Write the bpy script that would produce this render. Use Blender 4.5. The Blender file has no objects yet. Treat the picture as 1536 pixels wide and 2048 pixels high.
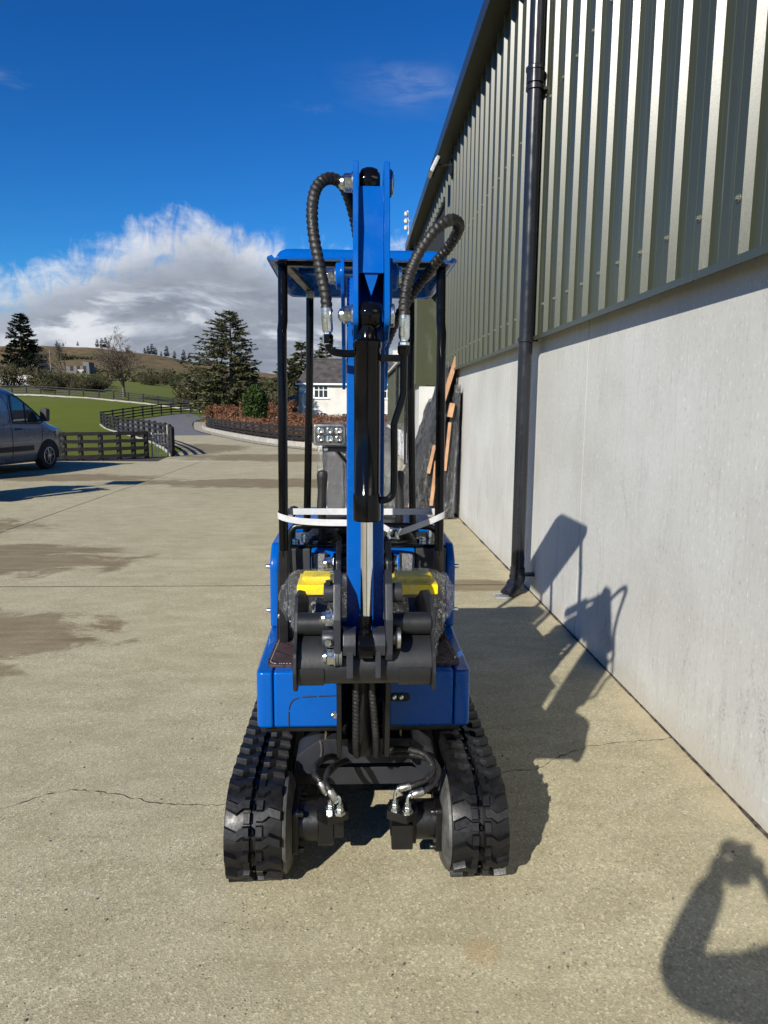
import bpy, bmesh, math, random
from mathutils import Vector, Matrix, noise
R = math.radians
scene = bpy.context.scene
col = scene.collection

# ------------------------------------------------------------------ camera
cam_data = bpy.data.cameras.new("camera")
cam = bpy.data.objects.new("camera", cam_data)
col.objects.link(cam)
cam_data.sensor_fit = 'VERTICAL'
cam_data.sensor_height = 36.0
cam_data.lens = 24.61
cam_data.clip_start = 0.02
cam_data.clip_end = 6000
CAM_X = Vector((0.9990, -0.0444, 0.0072))
CAM_Y = Vector((-0.0006, 0.1463, 0.9892))
CAM_Z = CAM_X.cross(CAM_Y)
CAM_Y = CAM_Z.cross(CAM_X)
cam.matrix_world = Matrix(((CAM_X.x, CAM_Y.x, CAM_Z.x, 0.0), (CAM_X.y, CAM_Y.y, CAM_Z.y, 0.0),
                           (CAM_X.z, CAM_Y.z, CAM_Z.z, 1.55), (0, 0, 0, 1)))
scene.camera = cam

# ------------------------------------------------------------------ sun, sky, exposure
SUN_AZ, SUN_EL = R(32.0), R(30.3)          # the light travels towards +y, 32 degrees to the right
LIGHT = Vector((math.sin(SUN_AZ) * math.cos(SUN_EL), math.cos(SUN_AZ) * math.cos(SUN_EL), -math.sin(SUN_EL)))
sun_data = bpy.data.lights.new("sun", 'SUN')
sun_data.energy = 5.0
sun_data.angle = R(0.53)
sun_data.color = (1.0, 0.95, 0.86)
sun = bpy.data.objects.new("sun", sun_data)
sun.rotation_euler = LIGHT.to_track_quat('-Z', 'Y').to_euler()
sun.location = (-8, -12, 10)
col.objects.link(sun)

world = bpy.data.worlds.new("World")
scene.world = world
world.use_nodes = True


class NT:
    """small helper to write node trees"""
    def __init__(self, tree):
        self.t = tree
        tree.nodes.clear()

    def n(self, typ, inp=None, **kw):
        nd = self.t.nodes.new(typ)
        for k, v in kw.items():
            setattr(nd, k, v)
        for k, v in (inp or {}).items():
            self.set(nd.inputs[k], v)
        return nd

    def set(self, sock, v):
        if isinstance(v, bpy.types.NodeSocket):
            self.t.links.new(v, sock)
        elif isinstance(v, bpy.types.Node):
            self.t.links.new(v.outputs[0], sock)
        else:
            if isinstance(v, (tuple, list)) and len(v) == 3 and sock.type == 'RGBA':
                v = (*v, 1.0)
            sock.default_value = v

    def math(self, op, a, b=0.0, c=None, clamp=False):
        nd = self.n('ShaderNodeMath', operation=op, use_clamp=clamp)
        self.set(nd.inputs[0], a)
        self.set(nd.inputs[1], b)
        if c is not None:
            self.set(nd.inputs[2], c)
        return nd.outputs[0]

    def mix(self, f, a, b, blend='MIX'):
        nd = self.n('ShaderNodeMix', data_type='RGBA', blend_type=blend)
        self.set(nd.inputs[0], f)
        self.set(nd.inputs[6], a)
        self.set(nd.inputs[7], b)
        return nd.outputs[2]

    def ramp(self, f, stops, interp='LINEAR'):
        nd = self.n('ShaderNodeValToRGB')
        cr = nd.color_ramp
        cr.interpolation = interp
        while len(cr.elements) < len(stops):
            cr.elements.new(0.5)
        for e, (p, c) in zip(cr.elements, stops):
            e.position = p
            if not isinstance(c, (tuple, list)):
                c = (c, c, c)
            e.color = (*c, 1.0)
        self.set(nd.inputs[0], f)
        return nd.outputs[0]

    def smooth(self, v, a, b, lo=0.0, hi=1.0):
        nd = self.n('ShaderNodeMapRange', interpolation_type='SMOOTHSTEP')
        self.set(nd.inputs[0], v)
        for i, x in enumerate((a, b, lo, hi)):
            nd.inputs[i + 1].default_value = x
        return nd.outputs[0]

    def noise(self, vec, scale, detail=4, rough=0.55, dist=0.0, out=0):
        nd = self.n('ShaderNodeTexNoise', {'Scale': scale, 'Detail': detail, 'Roughness': rough, 'Distortion': dist})
        if vec is not None:
            self.set(nd.inputs['Vector'], vec)
        return nd.outputs[out]

    def mapping(self, vec, scale=(1, 1, 1), loc=(0, 0, 0), rot=(0, 0, 0)):
        nd = self.n('ShaderNodeMapping', {'Scale': scale, 'Location': loc, 'Rotation': rot})
        self.set(nd.inputs['Vector'], vec)
        return nd.outputs[0]


def build_world():
    g = NT(world.node_tree)
    sky = g.n('ShaderNodeTexSky', sky_type='NISHITA', sun_disc=False)
    sky.sun_elevation = SUN_EL
    sky.sun_rotation = math.pi + SUN_AZ
    sky.altitude = 150
    sky.air_density = 1.15
    sky.dust_density = 0.0
    sky.ozone_density = 3.2
    blue = g.n('ShaderNodeHueSaturation', {'Saturation': 1.28, 'Value': 0.9, 'Color': sky})
    deep = g.mix(1.0, g.n('ShaderNodeGamma', {'Color': blue, 'Gamma': 1.25}), (0.35, 0.78, 1.08), 'MULTIPLY')
    skyb = g.n('ShaderNodeBackground', {'Color': deep, 'Strength': SKY_STRENGTH})
    d = g.n('ShaderNodeTexCoord').outputs['Generated']
    sep = g.n('ShaderNodeSeparateXYZ', {0: d})
    x, y, z = sep.outputs
    el = g.math('ARCSINE', z)
    az = g.math('ARCTAN2', x, y)
    # cumulus bank low over the hills: its top edge wanders round the horizon
    big = g.noise(g.mapping(d, (1, 1, 2.0), (0.35, 0.1, 0.2)), 3.1, 3, 0.55)
    puff = g.noise(g.mapping(d, (1, 1, 2.2), (0.0, 0.0, 0.15)), 9.0, 7, 0.58, 0.35)
    wisp = g.noise(g.mapping(d, (2.2, 2.2, 1.1), (0.3, 0, 0)), 16.0, 6, 0.62, 1.2)
    da = g.math('SUBTRACT', az, -0.20)
    bump = g.math('POWER', 2.718, g.math('MULTIPLY', g.math('MULTIPLY', da, da), -46.0))
    da2 = g.math('SUBTRACT', az, 0.085)
    bump2 = g.math('POWER', 2.718, g.math('MULTIPLY', g.math('MULTIPLY', da2, da2), -55.0))
    top = g.math('ADD', 0.138, g.math('MULTIPLY', bump, 0.096))
    top = g.math('ADD', top, g.math('MULTIPLY', bump2, 0.066))
    top = g.math('ADD', top, g.math('MULTIPLY', g.math('SUBTRACT', big, 0.5), 0.06))
    top = g.math('ADD', top, g.math('MULTIPLY', g.math('SUBTRACT', puff, 0.5), 0.11))
    depth = g.math('SUBTRACT', top, el)                      # >0 inside the bank
    edge = g.math('ADD', depth, g.math('MULTIPLY', g.math('SUBTRACT', wisp, 0.5), 0.085))
    cov = g.smooth(edge, -0.020, 0.040)
    # bright rim, grey body, paler breaks lower down
    rim = g.smooth(depth, 0.0, 0.080, 1.0, 0.0)
    brk = g.noise(g.mapping(d, (1, 1, 3.2), (0.7, 0.2, 0.4)), 7.5, 6, 0.6, 0.5)
    brk = g.smooth(brk, 0.45, 0.62)
    brk = g.math('MULTIPLY', brk, g.smooth(el, 0.20, 0.12))
    lit = g.math('MAXIMUM', rim, g.math('MULTIPLY', brk, 0.85))
    lit = g.math('MULTIPLY', lit, g.smooth(puff, 0.30, 0.62, 0.45, 1.0))
    ccol = g.ramp(lit, [(0.0, (0.30, 0.34, 0.42)), (0.40, (0.50, 0.56, 0.67)), (1.0, (1.18, 1.20, 1.22))])
    body = g.noise(g.mapping(d, (1, 1, 2.5), (0.2, 0.5, 0.1)), 13, 5, 0.6)
    ccol = g.mix(0.30, ccol, g.ramp(body, [(0.3, (0.20, 0.235, 0.32)), (0.72, (0.66, 0.70, 0.76))]))
    # thin high wisp
    hw = g.noise(g.mapping(d, (1.0, 1.0, 3.0), (0.15, 0.3, 0.05), (0.2, 0.25, 0)), 4.2, 6, 0.6, 0.4)
    hw = g.math('MULTIPLY', g.smooth(hw, 0.60, 0.80), 0.22)
    hwc = g.math('MULTIPLY', hw, g.smooth(el, 0.22, 0.36))
    # a thin veil of cirrus near the shed roof
    ca_ = g.math('DIVIDE', g.math('SUBTRACT', az, 0.085), 0.075)
    ce_ = g.math('DIVIDE', g.math('SUBTRACT', el, 0.400), 0.022)
    veil = g.math('POWER', 2.718, g.math('MULTIPLY', g.math('ADD', g.math('MULTIPLY', ca_, ca_), g.math('MULTIPLY', ce_, ce_)), -1.0))
    veil = g.math('MULTIPLY', veil, g.smooth(g.noise(g.mapping(d, (1, 1, 4), (0.4, 0.1, 0), (0, 0.3, 0)), 14.0, 5, 0.6, 0.8), 0.35, 0.65, 0.02, 0.15))
    hwc = g.math('MAXIMUM', hwc, veil)
    cov = g.math('MAXIMUM', cov, hwc)
    cov = g.math('MULTIPLY', cov, g.smooth(z, -0.02, 0.0))
    cloud = g.n('ShaderNodeBackground', {'Color': ccol, 'Strength': CLOUD_STRENGTH})
    mx = g.n('ShaderNodeMixShader', {0: cov, 1: skyb, 2: cloud})
    out = g.n('ShaderNodeOutputWorld', {0: mx})


SKY_STRENGTH = 0.060
CLOUD_STRENGTH = 0.66
build_world()
scene.view_settings.view_transform = 'Standard'
scene.view_settings.look = 'None'
scene.view_settings.exposure = 0.42
scene.view_settings.gamma = 1.0
scene.view_settings.use_curve_mapping = False
scene.cycles.max_bounces = 6
scene.cycles.transparent_max_bounces = 8
scene.cycles.use_adaptive_sampling = True
scene.cycles.adaptive_threshold = 0.02
scene.cycles.use_denoising = True
scene.cycles.caustics_reflective = False
scene.cycles.caustics_refractive = False

# ------------------------------------------------------------------ materials
MAT = {}


def new_mat(name):
    m = bpy.data.materials.new(name)
    m.use_nodes = True
    g = NT(m.node_tree)
    MAT[name] = m
    return m, g


def finish(g, bsdf):
    g.n('ShaderNodeOutputMaterial', {0: bsdf})


def simple(name, color, rough=0.5, metal=0.0, var=0.12, vscale=6.0, bump=0.0, bscale=60.0, coat=0.0, spec=0.5, detail=4, alt=None):
    """Principled with a little colour and gloss variation and optional fine relief"""
    m, g = new_mat(name)
    co = g.n('ShaderNodeTexCoord').outputs['Object']
    nz = g.noise(co, vscale, detail, 0.6)
    if alt is None:
        alt = tuple(c * (1 - 2 * var) for c in color)
        hi = tuple(min(1, c * (1 + 2 * var)) for c in color)
    else:
        hi = color
    c = g.ramp(nz, [(0.3, alt), (0.7, hi)])
    rn = g.noise(co, vscale * 3.1, 3, 0.6)
    rr = g.smooth(rn, 0.3, 0.7, max(0.02, rough - 0.07), min(1, rough + 0.07))
    b = g.n('ShaderNodeBsdfPrincipled', {'Base Color': c, 'Roughness': rr, 'Metallic': metal, 'Coat Weight': coat,
                                         'Coat Roughness': 0.08, 'Specular IOR Level': spec})
    if bump > 0:
        bn = g.noise(co, bscale, 4, 0.6)
        bp = g.n('ShaderNodeBump', {'Strength': 0.6, 'Distance': bump, 'Height': bn})
        g.set(b.inputs['Normal'], bp)
    finish(g, b)
    return m


def concrete_yard():
    m, g = new_mat('yard_concrete')
    co = g.n('ShaderNodeTexCoord').outputs['Object']
    base = g.ramp(g.noise(co, 0.55, 5, 0.6, 0.3), [(0.25, (0.320, 0.284, 0.180)), (0.55, (0.385, 0.347, 0.225)), (0.8, (0.450, 0.412, 0.278))])
    mid = g.noise(g.mapping(co, (1, 2.2, 1)), 3.0, 6, 0.65, 0.4)
    base = g.mix(0.34, base, g.mix(g.smooth(mid, 0.3, 0.7), (0.280, 0.245, 0.152), (0.50, 0.455, 0.315)))
    # brushed, brighter scuffs
    scf = g.noise(g.mapping(co, (3.5, 9, 1), (0, 0, 0), (0, 0, 0.5)), 1.3, 6, 0.7, 1.2)
    base = g.mix(g.math('MULTIPLY', g.smooth(scf, 0.60, 0.76), 0.45), base, (0.53, 0.49, 0.41))
    # exposed fine aggregate, light and dark grains
    v1 = g.n('ShaderNodeTexVoronoi', {'Vector': co, 'Scale': 150.0, 'Randomness': 1.0})
    grain = g.ramp(v1.outputs['Color'], [(0.0, 0.45), (0.28, 0.82), (0.70, 1.05), (1.0, 1.75)])
    base = g.mix(g.smooth(g.noise(co, 1.7, 3), 0.25, 0.75, 0.50, 0.85), base, grain, 'MULTIPLY')
    v2 = g.n('ShaderNodeTexVoronoi', {'Vector': co, 'Scale': 40.0, 'Randomness': 1.0})
    pit = g.smooth(v2.outputs['Distance'], 0.09, 0.15, 1.0, 0.0)
    pitn = g.math('MULTIPLY', pit, g.smooth(g.noise(co, 5.0, 2), 0.50, 0.60))
    base = g.mix(g.math('MULTIPLY', pitn, 0.72), base, (0.075, 0.062, 0.045))
    v3 = g.n('ShaderNodeTexVoronoi', {'Vector': g.mapping(co, (1, 1, 1), (3.1, 7.7, 0)), 'Scale': 31.0})
    chip = g.math('MULTIPLY', g.smooth(v3.outputs['Distance'], 0.08, 0.14, 1, 0), g.smooth(g.noise(co, 4.0, 2, 0.5), 0.52, 0.6))
    base = g.mix(g.math('MULTIPLY', chip, 0.75), base, (0.63, 0.58, 0.48))
    # damp, muddy patches with their own shapes: on the left and far away
    sx, sy, sz = g.n('ShaderNodeSeparateXYZ', {0: co}).outputs
    warp = g.noise(g.mapping(co, (1, 1.6, 1)), 1.5, 7, 0.68, 0.8)
    w2 = g.math('MULTIPLY', g.math('SUBTRACT', warp, 0.5), 3.6)
    def blob(cx, cy, rx, ry, soft=0.28):
        dx = g.math('DIVIDE', g.math('SUBTRACT', sx, cx), rx)
        dy = g.math('DIVIDE', g.math('SUBTRACT', sy, cy), ry)
        r2 = g.math('ADD', g.math('MULTIPLY', dx, dx), g.math('MULTIPLY', dy, dy))
        return g.smooth(g.math('ADD', r2, w2), 1.0 - soft, 1.0 + soft * 0.6, 1.0, 0.0)
    wet = None
    for b in ((-2.95, 4.74, 1.35, 0.55), (-2.55, 4.02, 0.62, 0.20), (-4.2, 7.1, 1.9, 0.95), (-7.0, 9.2, 2.9, 0.9), (-1.2, 14.6, 3.2, 0.95),
              (1.12, 6.0, 0.52, 0.20), (-6.2, 15.6, 2.0, 0.8), (-1.5, 22.2, 4.0, 1.8), (-6.0, 27, 2.0, 3.2)):
        w = blob(*b)
        wet = w if wet is None else g.math('MAXIMUM', wet, w)
    streak = g.smooth(g.noise(g.mapping(co, (0.5, 3.0, 1)), 4.0, 5, 0.7), 0.2, 0.75, 1.0, 0.6)
    wetf = g.math('MULTIPLY', wet, streak)
    base = g.mix(g.math('MULTIPLY', wetf, 0.92), base, g.mix(g.noise(co, 2.0, 3), (0.122, 0.086, 0.042), (0.190, 0.142, 0.078)))
    # pale dusty rim at the wall foot and a rust mark
    foot = g.math('MULTIPLY', g.smooth(sx, 1.30, 1.50), g.smooth(g.noise(co, 5, 4), 0.3, 0.6))
    base = g.mix(g.math('MULTIPLY', foot, 0.55), base, (0.50, 0.42, 0.28))
    rust = g.math('MULTIPLY', blob(0.37, 1.80, 0.05, 0.05, 0.9), 0.35)
    base = g.mix(rust, base, (0.36, 0.23, 0.10))
    rough = g.smooth(wetf, 0.0, 1.0, 0.90, 0.74)
    b = g.n('ShaderNodeBsdfPrincipled', {'Base Color': base, 'Roughness': rough, 'Specular IOR Level': 0.16})
    h = g.math('ADD', g.math('MULTIPLY', g.noise(co, 210.0, 3, 0.6), 0.7), g.math('MULTIPLY', pitn, -1.1))
    h = g.math('ADD', h, g.math('MULTIPLY', v1.outputs['Distance'], 0.45))
    bp = g.n('ShaderNodeBump', {'Strength': 0.55, 'Distance': 0.0035, 'Height': h})
    g.set(b.inputs['Normal'], bp)
    finish(g, b)


def concrete_wall():
    m, g = new_mat('wall_concrete')
    co = g.n('ShaderNodeTexCoord').outputs['Object']
    base = g.ramp(g.noise(co, 1.1, 5, 0.6), [(0.3, (0.47, 0.465, 0.42)), (0.7, (0.59, 0.59, 0.555))])
    run = g.noise(g.mapping(co, (1, 6, 0.45)), 5.0, 6, 0.7)
    base = g.mix(g.math('MULTIPLY', g.smooth(run, 0.50, 0.72), 0.35), base, (0.335, 0.325, 0.285))
    fleck = g.noise(g.mapping(co, (1, 1.6, 0.8)), 38.0, 5, 0.72)
    base = g.mix(g.math('MULTIPLY', g.smooth(fleck, 0.56, 0.68), 0.7), base, (0.74, 0.74, 0.72))
    base = g.mix(g.math('MULTIPLY', g.smooth(fleck, 0.44, 0.32), 0.6), base, (0.33, 0.325, 0.29))
    v = g.n('ShaderNodeTexVoronoi', {'Vector': co, 'Scale': 17.0})
    hole = g.math('MULTIPLY', g.smooth(v.outputs['Distance'], 0.03, 0.06, 1, 0), g.smooth(g.noise(co, 3.3, 2), 0.52, 0.6))
    base = g.mix(g.math('MULTIPLY', hole, 0.7), base, (0.12, 0.115, 0.10))
    sx, sy, sz = g.n('ShaderNodeSeparateXYZ', {0: co}).outputs
    smud = g.noise(g.mapping(co, (1, 3.0, 1.0), (2, 1, 4)), 2.2, 6, 0.72, 0.6)
    smud = g.math('MULTIPLY', g.smooth(smud, 0.54, 0.70), g.smooth(sz, 1.5, 0.3, 0.25, 0.75))
    spk = g.noise(co, 75.0, 3, 0.7)
    base = g.mix(g.math('MULTIPLY', smud, g.smooth(spk, 0.40, 0.62)), base, (0.25, 0.24, 0.21))
    scr = g.math('ABSOLUTE', g.math('SUBTRACT', g.noise(g.mapping(co, (1, 0.12, 2.0)), 1.3, 3, 0.5), 0.52))
    base = g.mix(g.smooth(scr, 0.0, 0.0025, 0.12, 0.0), base, (0.30, 0.29, 0.26))
    low = g.math('MULTIPLY', g.smooth(g.math('ADD', sz, g.math('MULTIPLY', g.noise(co, 4, 4), 0.35)), 0.36, 0.16), 0.4)
    base = g.mix(low, base, (0.40, 0.345, 0.25))
    b = g.n('ShaderNodeBsdfPrincipled', {'Base Color': base, 'Roughness': 0.82, 'Specular IOR Level': 0.3})
    h = g.math('ADD', g.math('MULTIPLY', fleck, 0.8), g.math('MULTIPLY', hole, -1.0))
    bp = g.n('ShaderNodeBump', {'Strength': 0.5, 'Distance': 0.003, 'Height': h})
    g.set(b.inputs['Normal'], bp)
    finish(g, b)


def ground_mat():
    m, g = new_mat('grass_ground')
    co = g.n('ShaderNodeTexCoord').outputs['Object']
    sx, sy, sz = g.n('ShaderNodeSeparateXYZ', {0: co}).outputs
    r = g.n('ShaderNodeVectorMath', {0: co}, operation='LENGTH').outputs['Value']
    lawn = g.mix(g.noise(co, 0.35, 5, 0.6), (0.066, 0.094, 0.010), (0.118, 0.140, 0.020))
    lawn = g.mix(g.math('MULTIPLY', g.smooth(g.noise(co, 9.0, 3), 0.35, 0.7), 0.35), lawn, (0.145, 0.15, 0.035))
    field = g.mix(g.noise(co, 0.09, 5, 0.6), (0.070, 0.098, 0.018), (0.140, 0.150, 0.040))
    heath = g.ramp(g.noise(g.mapping(co, (1, 0.35, 1)), 0.026, 7, 0.68, 0.5),
                   [(0.30, (0.050, 0.058, 0.020)), (0.42, (0.105, 0.095, 0.038)), (0.52, (0.185, 0.125, 0.060)), (0.60, (0.130, 0.100, 0.045)), (0.75, (0.075, 0.080, 0.026))])
    fine = g.noise(co, 0.22, 6, 0.75)
    heath = g.mix(g.math('MULTIPLY', g.smooth(fine, 0.50, 0.60), 0.8), heath, (0.045, 0.040, 0.022))
    rn = g.math('ADD', r, g.math('MULTIPLY', g.math('SUBTRACT', g.noise(co, 0.02, 3), 0.5), 90.0))
    c = g.mix(g.smooth(r, 74.0, 79.0), lawn, field)
    c = g.mix(g.smooth(rn, 190.0, 240.0), c, heath)
    b = g.n('ShaderNodeBsdfPrincipled', {'Base Color': c, 'Roughness': 0.95, 'Specular IOR Level': 0.1})
    bp = g.n('ShaderNodeBump', {'Strength': 0.8, 'Distance': 0.05, 'Height': g.noise(co, 14.0, 5, 0.7)})
    g.set(b.inputs['Normal'], bp)
    finish(g, b)


def leaf_mat(name, dark, light, rough=0.6, trans=0.25, scale=1.2):
    m, g = new_mat(name)
    co = g.n('ShaderNodeTexCoord').outputs['Object']
    gi = g.n('ShaderNodeNewGeometry').outputs['Random Per Island']
    f = g.math('ADD', g.math('MULTIPLY', gi, 0.6), g.math('MULTIPLY', g.noise(co, scale, 3), 0.4))
    c = g.ramp(f, [(0.2, dark), (0.75, light)])
    d = g.n('ShaderNodeBsdfPrincipled', {'Base Color': c, 'Roughness': rough, 'Specular IOR Level': 0.25})
    t = g.n('ShaderNodeBsdfTranslucent', {'Color': c})
    finish(g, g.n('ShaderNodeMixShader', {0: trans, 1: d, 2: t}))


def film_mat(name, opacity=0.05, tint=(0.97, 0.98, 0.98), rough=0.06, scale=26.0, depth=0.02, crease=0.5):
    """clear stretch film: see-through, with white highlights painted along its creases, and hard glints"""
    m, g = new_mat(name)
    co = g.n('ShaderNodeTexCoord').outputs['Object']
    n1 = g.noise(co, scale, 5, 0.65, 2.2)
    n2 = g.noise(g.mapping(co, (1, 1, 1), (5, 3, 1)), scale * 0.45, 4, 0.6, 3.0)
    bp = g.n('ShaderNodeBump', {'Strength': 1.0, 'Distance': depth, 'Height': g.math('ADD', n1, n2)})
    gl = g.n('ShaderNodeBsdfGlossy', {'Color': (1, 1, 1), 'Roughness': rough, 'Normal': bp})
    df = g.n('ShaderNodeBsdfDiffuse', {'Color': (0.95, 0.95, 0.95), 'Normal': bp})
    tr = g.n('ShaderNodeBsdfTransparent', {'Color': tint})
    fr = g.n('ShaderNodeLayerWeight', {'Blend': 0.3, 'Normal': bp}).outputs['Facing']
    line = g.math('ABSOLUTE', g.math('SUBTRACT', n2, 0.5))
    line = g.smooth(line, 0.0, 0.022, crease, 0.0)  # crease lines coloured white as painted highlights
    line = g.math('MULTIPLY', line, g.smooth(n1, 0.42, 0.62))
    base = g.smooth(fr, 0.2, 0.95, opacity, min(0.7, opacity * 4.5))
    s1 = g.n('ShaderNodeMixShader', {0: g.math('MULTIPLY', line, 0.9), 1: gl, 2: df})
    finish(g, g.n('ShaderNodeMixShader', {0: g.math('MAXIMUM', base, line), 1: tr, 2: s1}))


def rubber_grip(name, c0, c1, sc):
    m, g = new_mat(name)
    co = g.n('ShaderNodeTexCoord').outputs['Object']
    v = g.n('ShaderNodeTexVoronoi', {'Vector': co, 'Scale': sc})
    c = g.ramp(v.outputs['Color'], [(0.2, c0), (0.9, c1)])
    b = g.n('ShaderNodeBsdfPrincipled', {'Base Color': c, 'Roughness': 0.7})
    finish(g, b)


def quilt_mat():
    m, g = new_mat('quilted_leatherette')
    co = g.n('ShaderNodeTexCoord').outputs['Object']
    sx, sy, sz = g.n('ShaderNodeSeparateXYZ', {0: co}).outputs
    def tri(v, k):
        return g.math('ABSOLUTE', g.math('SUBTRACT', g.math('FRACT', g.math('MULTIPLY', v, k)), 0.5))
    a = tri(g.math('ADD', sx, sy), 9.5)
    b_ = tri(g.math('SUBTRACT', sx, sy), 9.5)
    h = g.math('MINIMUM', g.smooth(a, 0.0, 0.10), g.smooth(b_, 0.0, 0.10))
    c = g.mix(g.noise(co, 30, 4), (0.030, 0.0165, 0.0175), (0.060, 0.034, 0.034))
    c = g.mix(g.math('MULTIPLY', g.math('SUBTRACT', 1.0, h), 0.5), c, (0.016, 0.009, 0.010))
    b = g.n('ShaderNodeBsdfPrincipled', {'Base Color': c, 'Roughness': 0.55})
    hh = g.math('ADD', h, g.math('MULTIPLY', g.noise(co, 160, 3), 0.35))
    g.set(b.inputs['Normal'], g.n('ShaderNodeBump', {'Strength': 0.6, 'Distance': 0.004, 'Height': hh}))
    finish(g, b)


def glass_mat(name, tint=(0.03, 0.04, 0.05), rough=0.03):
    m, g = new_mat(name)
    b = g.n('ShaderNodeBsdfPrincipled', {'Base Color': tint, 'Roughness': rough, 'Specular IOR Level': 0.8, 'Coat Weight': 0.5})
    finish(g, b)


def clad_mat(name, c):
    m, g = new_mat(name)
    co = g.n('ShaderNodeTexCoord').outputs['Object']
    nz = g.noise(g.mapping(co, (1, 1, 0.25)), 2.5, 5, 0.6)
    cc = g.mix(nz, tuple(v * 0.86 for v in c), tuple(v * 1.14 for v in c))
    oi = g.n('ShaderNodeObjectInfo').outputs['Random']
    cc = g.mix(1.0, cc, g.ramp(oi, [(0.0, 0.90), (1.0, 1.10)]), 'MULTIPLY')
    drip = g.noise(g.mapping(co, (1, 26, 0.35)), 3.0, 5, 0.7)
    cc = g.mix(g.math('MULTIPLY', g.smooth(drip, 0.56, 0.72), 0.30), cc, (0.16, 0.16, 0.13))
    gr = g.noise(co, 160.0, 3, 0.7)
    b = g.n('ShaderNodeBsdfPrincipled', {'Base Color': cc, 'Roughness': g.smooth(gr, 0.3, 0.7, 0.29, 0.38), 'Specular IOR Level': 0.6})
    g.set(b.inputs['Normal'], g.n('ShaderNodeBump', {'Strength': 0.25, 'Distance': 0.0006, 'Height': gr}))
    finish(g, b)


concrete_yard(); concrete_wall(); ground_mat(); quilt_mat()
clad_mat('green_cladding', (0.044, 0.049, 0.025))
clad_mat('green_trim', (0.046, 0.052, 0.032))
clad_mat('dark_trim', (0.022, 0.024, 0.022))
simple('blue_paint', (0.0, 0.078, 0.345), 0.27, var=0.03, coat=0.10, spec=0.25, bump=0.00012, bscale=90)
simple('black_gloss', (0.0025, 0.0025, 0.003), 0.10, var=0.2, coat=0.0, spec=0.22, bump=0.0003, bscale=60)
simple('black_satin', (0.005, 0.005, 0.0055), 0.34, var=0.2, bump=0.0006, bscale=120)
simple('black_metal', (0.0055, 0.0055, 0.006), 0.38, var=0.3, bump=0.0010, bscale=90)
simple('grey_paint', (0.0115, 0.0125, 0.0140), 0.42, var=0.10, bump=0.0005, bscale=110, spec=0.45)
simple('frame_grey', (0.020, 0.0215, 0.027), 0.42, var=0.12, bump=0.0007, bscale=110, spec=0.45)
simple('grey_dirty', (0.060, 0.060, 0.056), 0.58, var=0.35, vscale=16, bump=0.002, bscale=45)
simple('charcoal_plastic', (0.026, 0.027, 0.030), 0.5, var=0.12, bump=0.0005, bscale=260)
simple('rubber', (0.0048, 0.0050, 0.0058), 0.43, var=0.3, vscale=18, bump=0.0010, bscale=85, spec=0.42)
simple('rubber_worn', (0.008, 0.008, 0.008), 0.55, var=0.35, vscale=12, bump=0.001, bscale=120)
simple('hose_wrap', (0.0115, 0.0110, 0.0105), 0.52, var=0.3, vscale=25, bump=0.001, bscale=150)
simple('zinc', (0.62, 0.66, 0.66), 0.27, metal=1.0, var=0.12, vscale=40, bump=0.0004, bscale=120)
simple('chrome', (0.80, 0.80, 0.78), 0.10, metal=1.0, var=0.05, vscale=30)
simple('steel', (0.42, 0.41, 0.38), 0.35, metal=1.0, var=0.2, vscale=30)
simple('brass', (0.55, 0.42, 0.18), 0.35, metal=1.0, var=0.1)
simple('yellow_plastic', (0.82, 0.62, 0.002), 0.42, var=0.06)
simple('black_plastic', (0.012, 0.012, 0.013), 0.4, var=0.2)
simple('vinyl', (0.014, 0.014, 0.015), 0.42, var=0.15, bump=0.0008, bscale=180)
simple('strap_web', (0.50, 0.51, 0.52), 0.7, var=0.06, vscale=30, bump=0.0006, bscale=300)
simple('stitch', (0.45, 0.38, 0.33), 0.8)
simple('pipe_plastic', (0.014, 0.015, 0.019), 0.26, var=0.08, vscale=2, bump=0.0002, bscale=60)
simple('screw_grey', (0.17, 0.175, 0.14), 0.4, metal=0.3, var=0.1)
simple('soil_dark', (0.020, 0.017, 0.012), 0.9, var=0.3)
simple('stone_grit', (0.14, 0.13, 0.115), 0.85, var=0.4, vscale=3)
simple('crack_dirt', (0.060, 0.048, 0.032), 0.95, var=0.5, vscale=30)
simple('joint_seal', (0.040, 0.033, 0.024), 0.9, var=0.4, vscale=20)
simple('tarmac', (0.125, 0.125, 0.128), 0.85, var=0.12, vscale=2.0, bump=0.004, bscale=60)
simple('gravel', (0.31, 0.275, 0.22), 0.95, var=0.35, vscale=14, bump=0.02, bscale=30)
simple('kerb_stone', (0.36, 0.34, 0.29), 0.85, var=0.1, vscale=3, bump=0.003, bscale=20)
simple('fence_wood', (0.011, 0.009, 0.008), 0.72, var=0.3, vscale=8, bump=0.004, bscale=30)
simple('galvanised', (0.55, 0.56, 0.56), 0.45, metal=0.8, var=0.1)
simple('render_white', (0.60, 0.58, 0.53), 0.9, var=0.08, vscale=0.8, bump=0.02, bscale=12)
simple('white_paint', (0.78, 0.78, 0.76), 0.5, var=0.03)
simple('quoin', (0.46, 0.40, 0.33), 0.9, var=0.12, vscale=2)
simple('slate', (0.060, 0.052, 0.048), 0.7, var=0.25, vscale=1.5, bump=0.02, bscale=6)
simple('bark', (0.085, 0.070, 0.052), 0.9, var=0.3, vscale=4, bump=0.02, bscale=14)
simple('bark_pale', (0.17, 0.14, 0.105), 0.85, var=0.3, vscale=3, bump=0.01, bscale=10)
simple('twig', (0.105, 0.080, 0.055), 0.9, var=0.2, vscale=2)
simple('twig_grey', (0.075, 0.068, 0.052), 0.9, var=0.25, vscale=2)
simple('van_paint', (0.150, 0.168, 0.205), 0.30, metal=0.35, var=0.0, vscale=0.5, coat=0.8)
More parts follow.
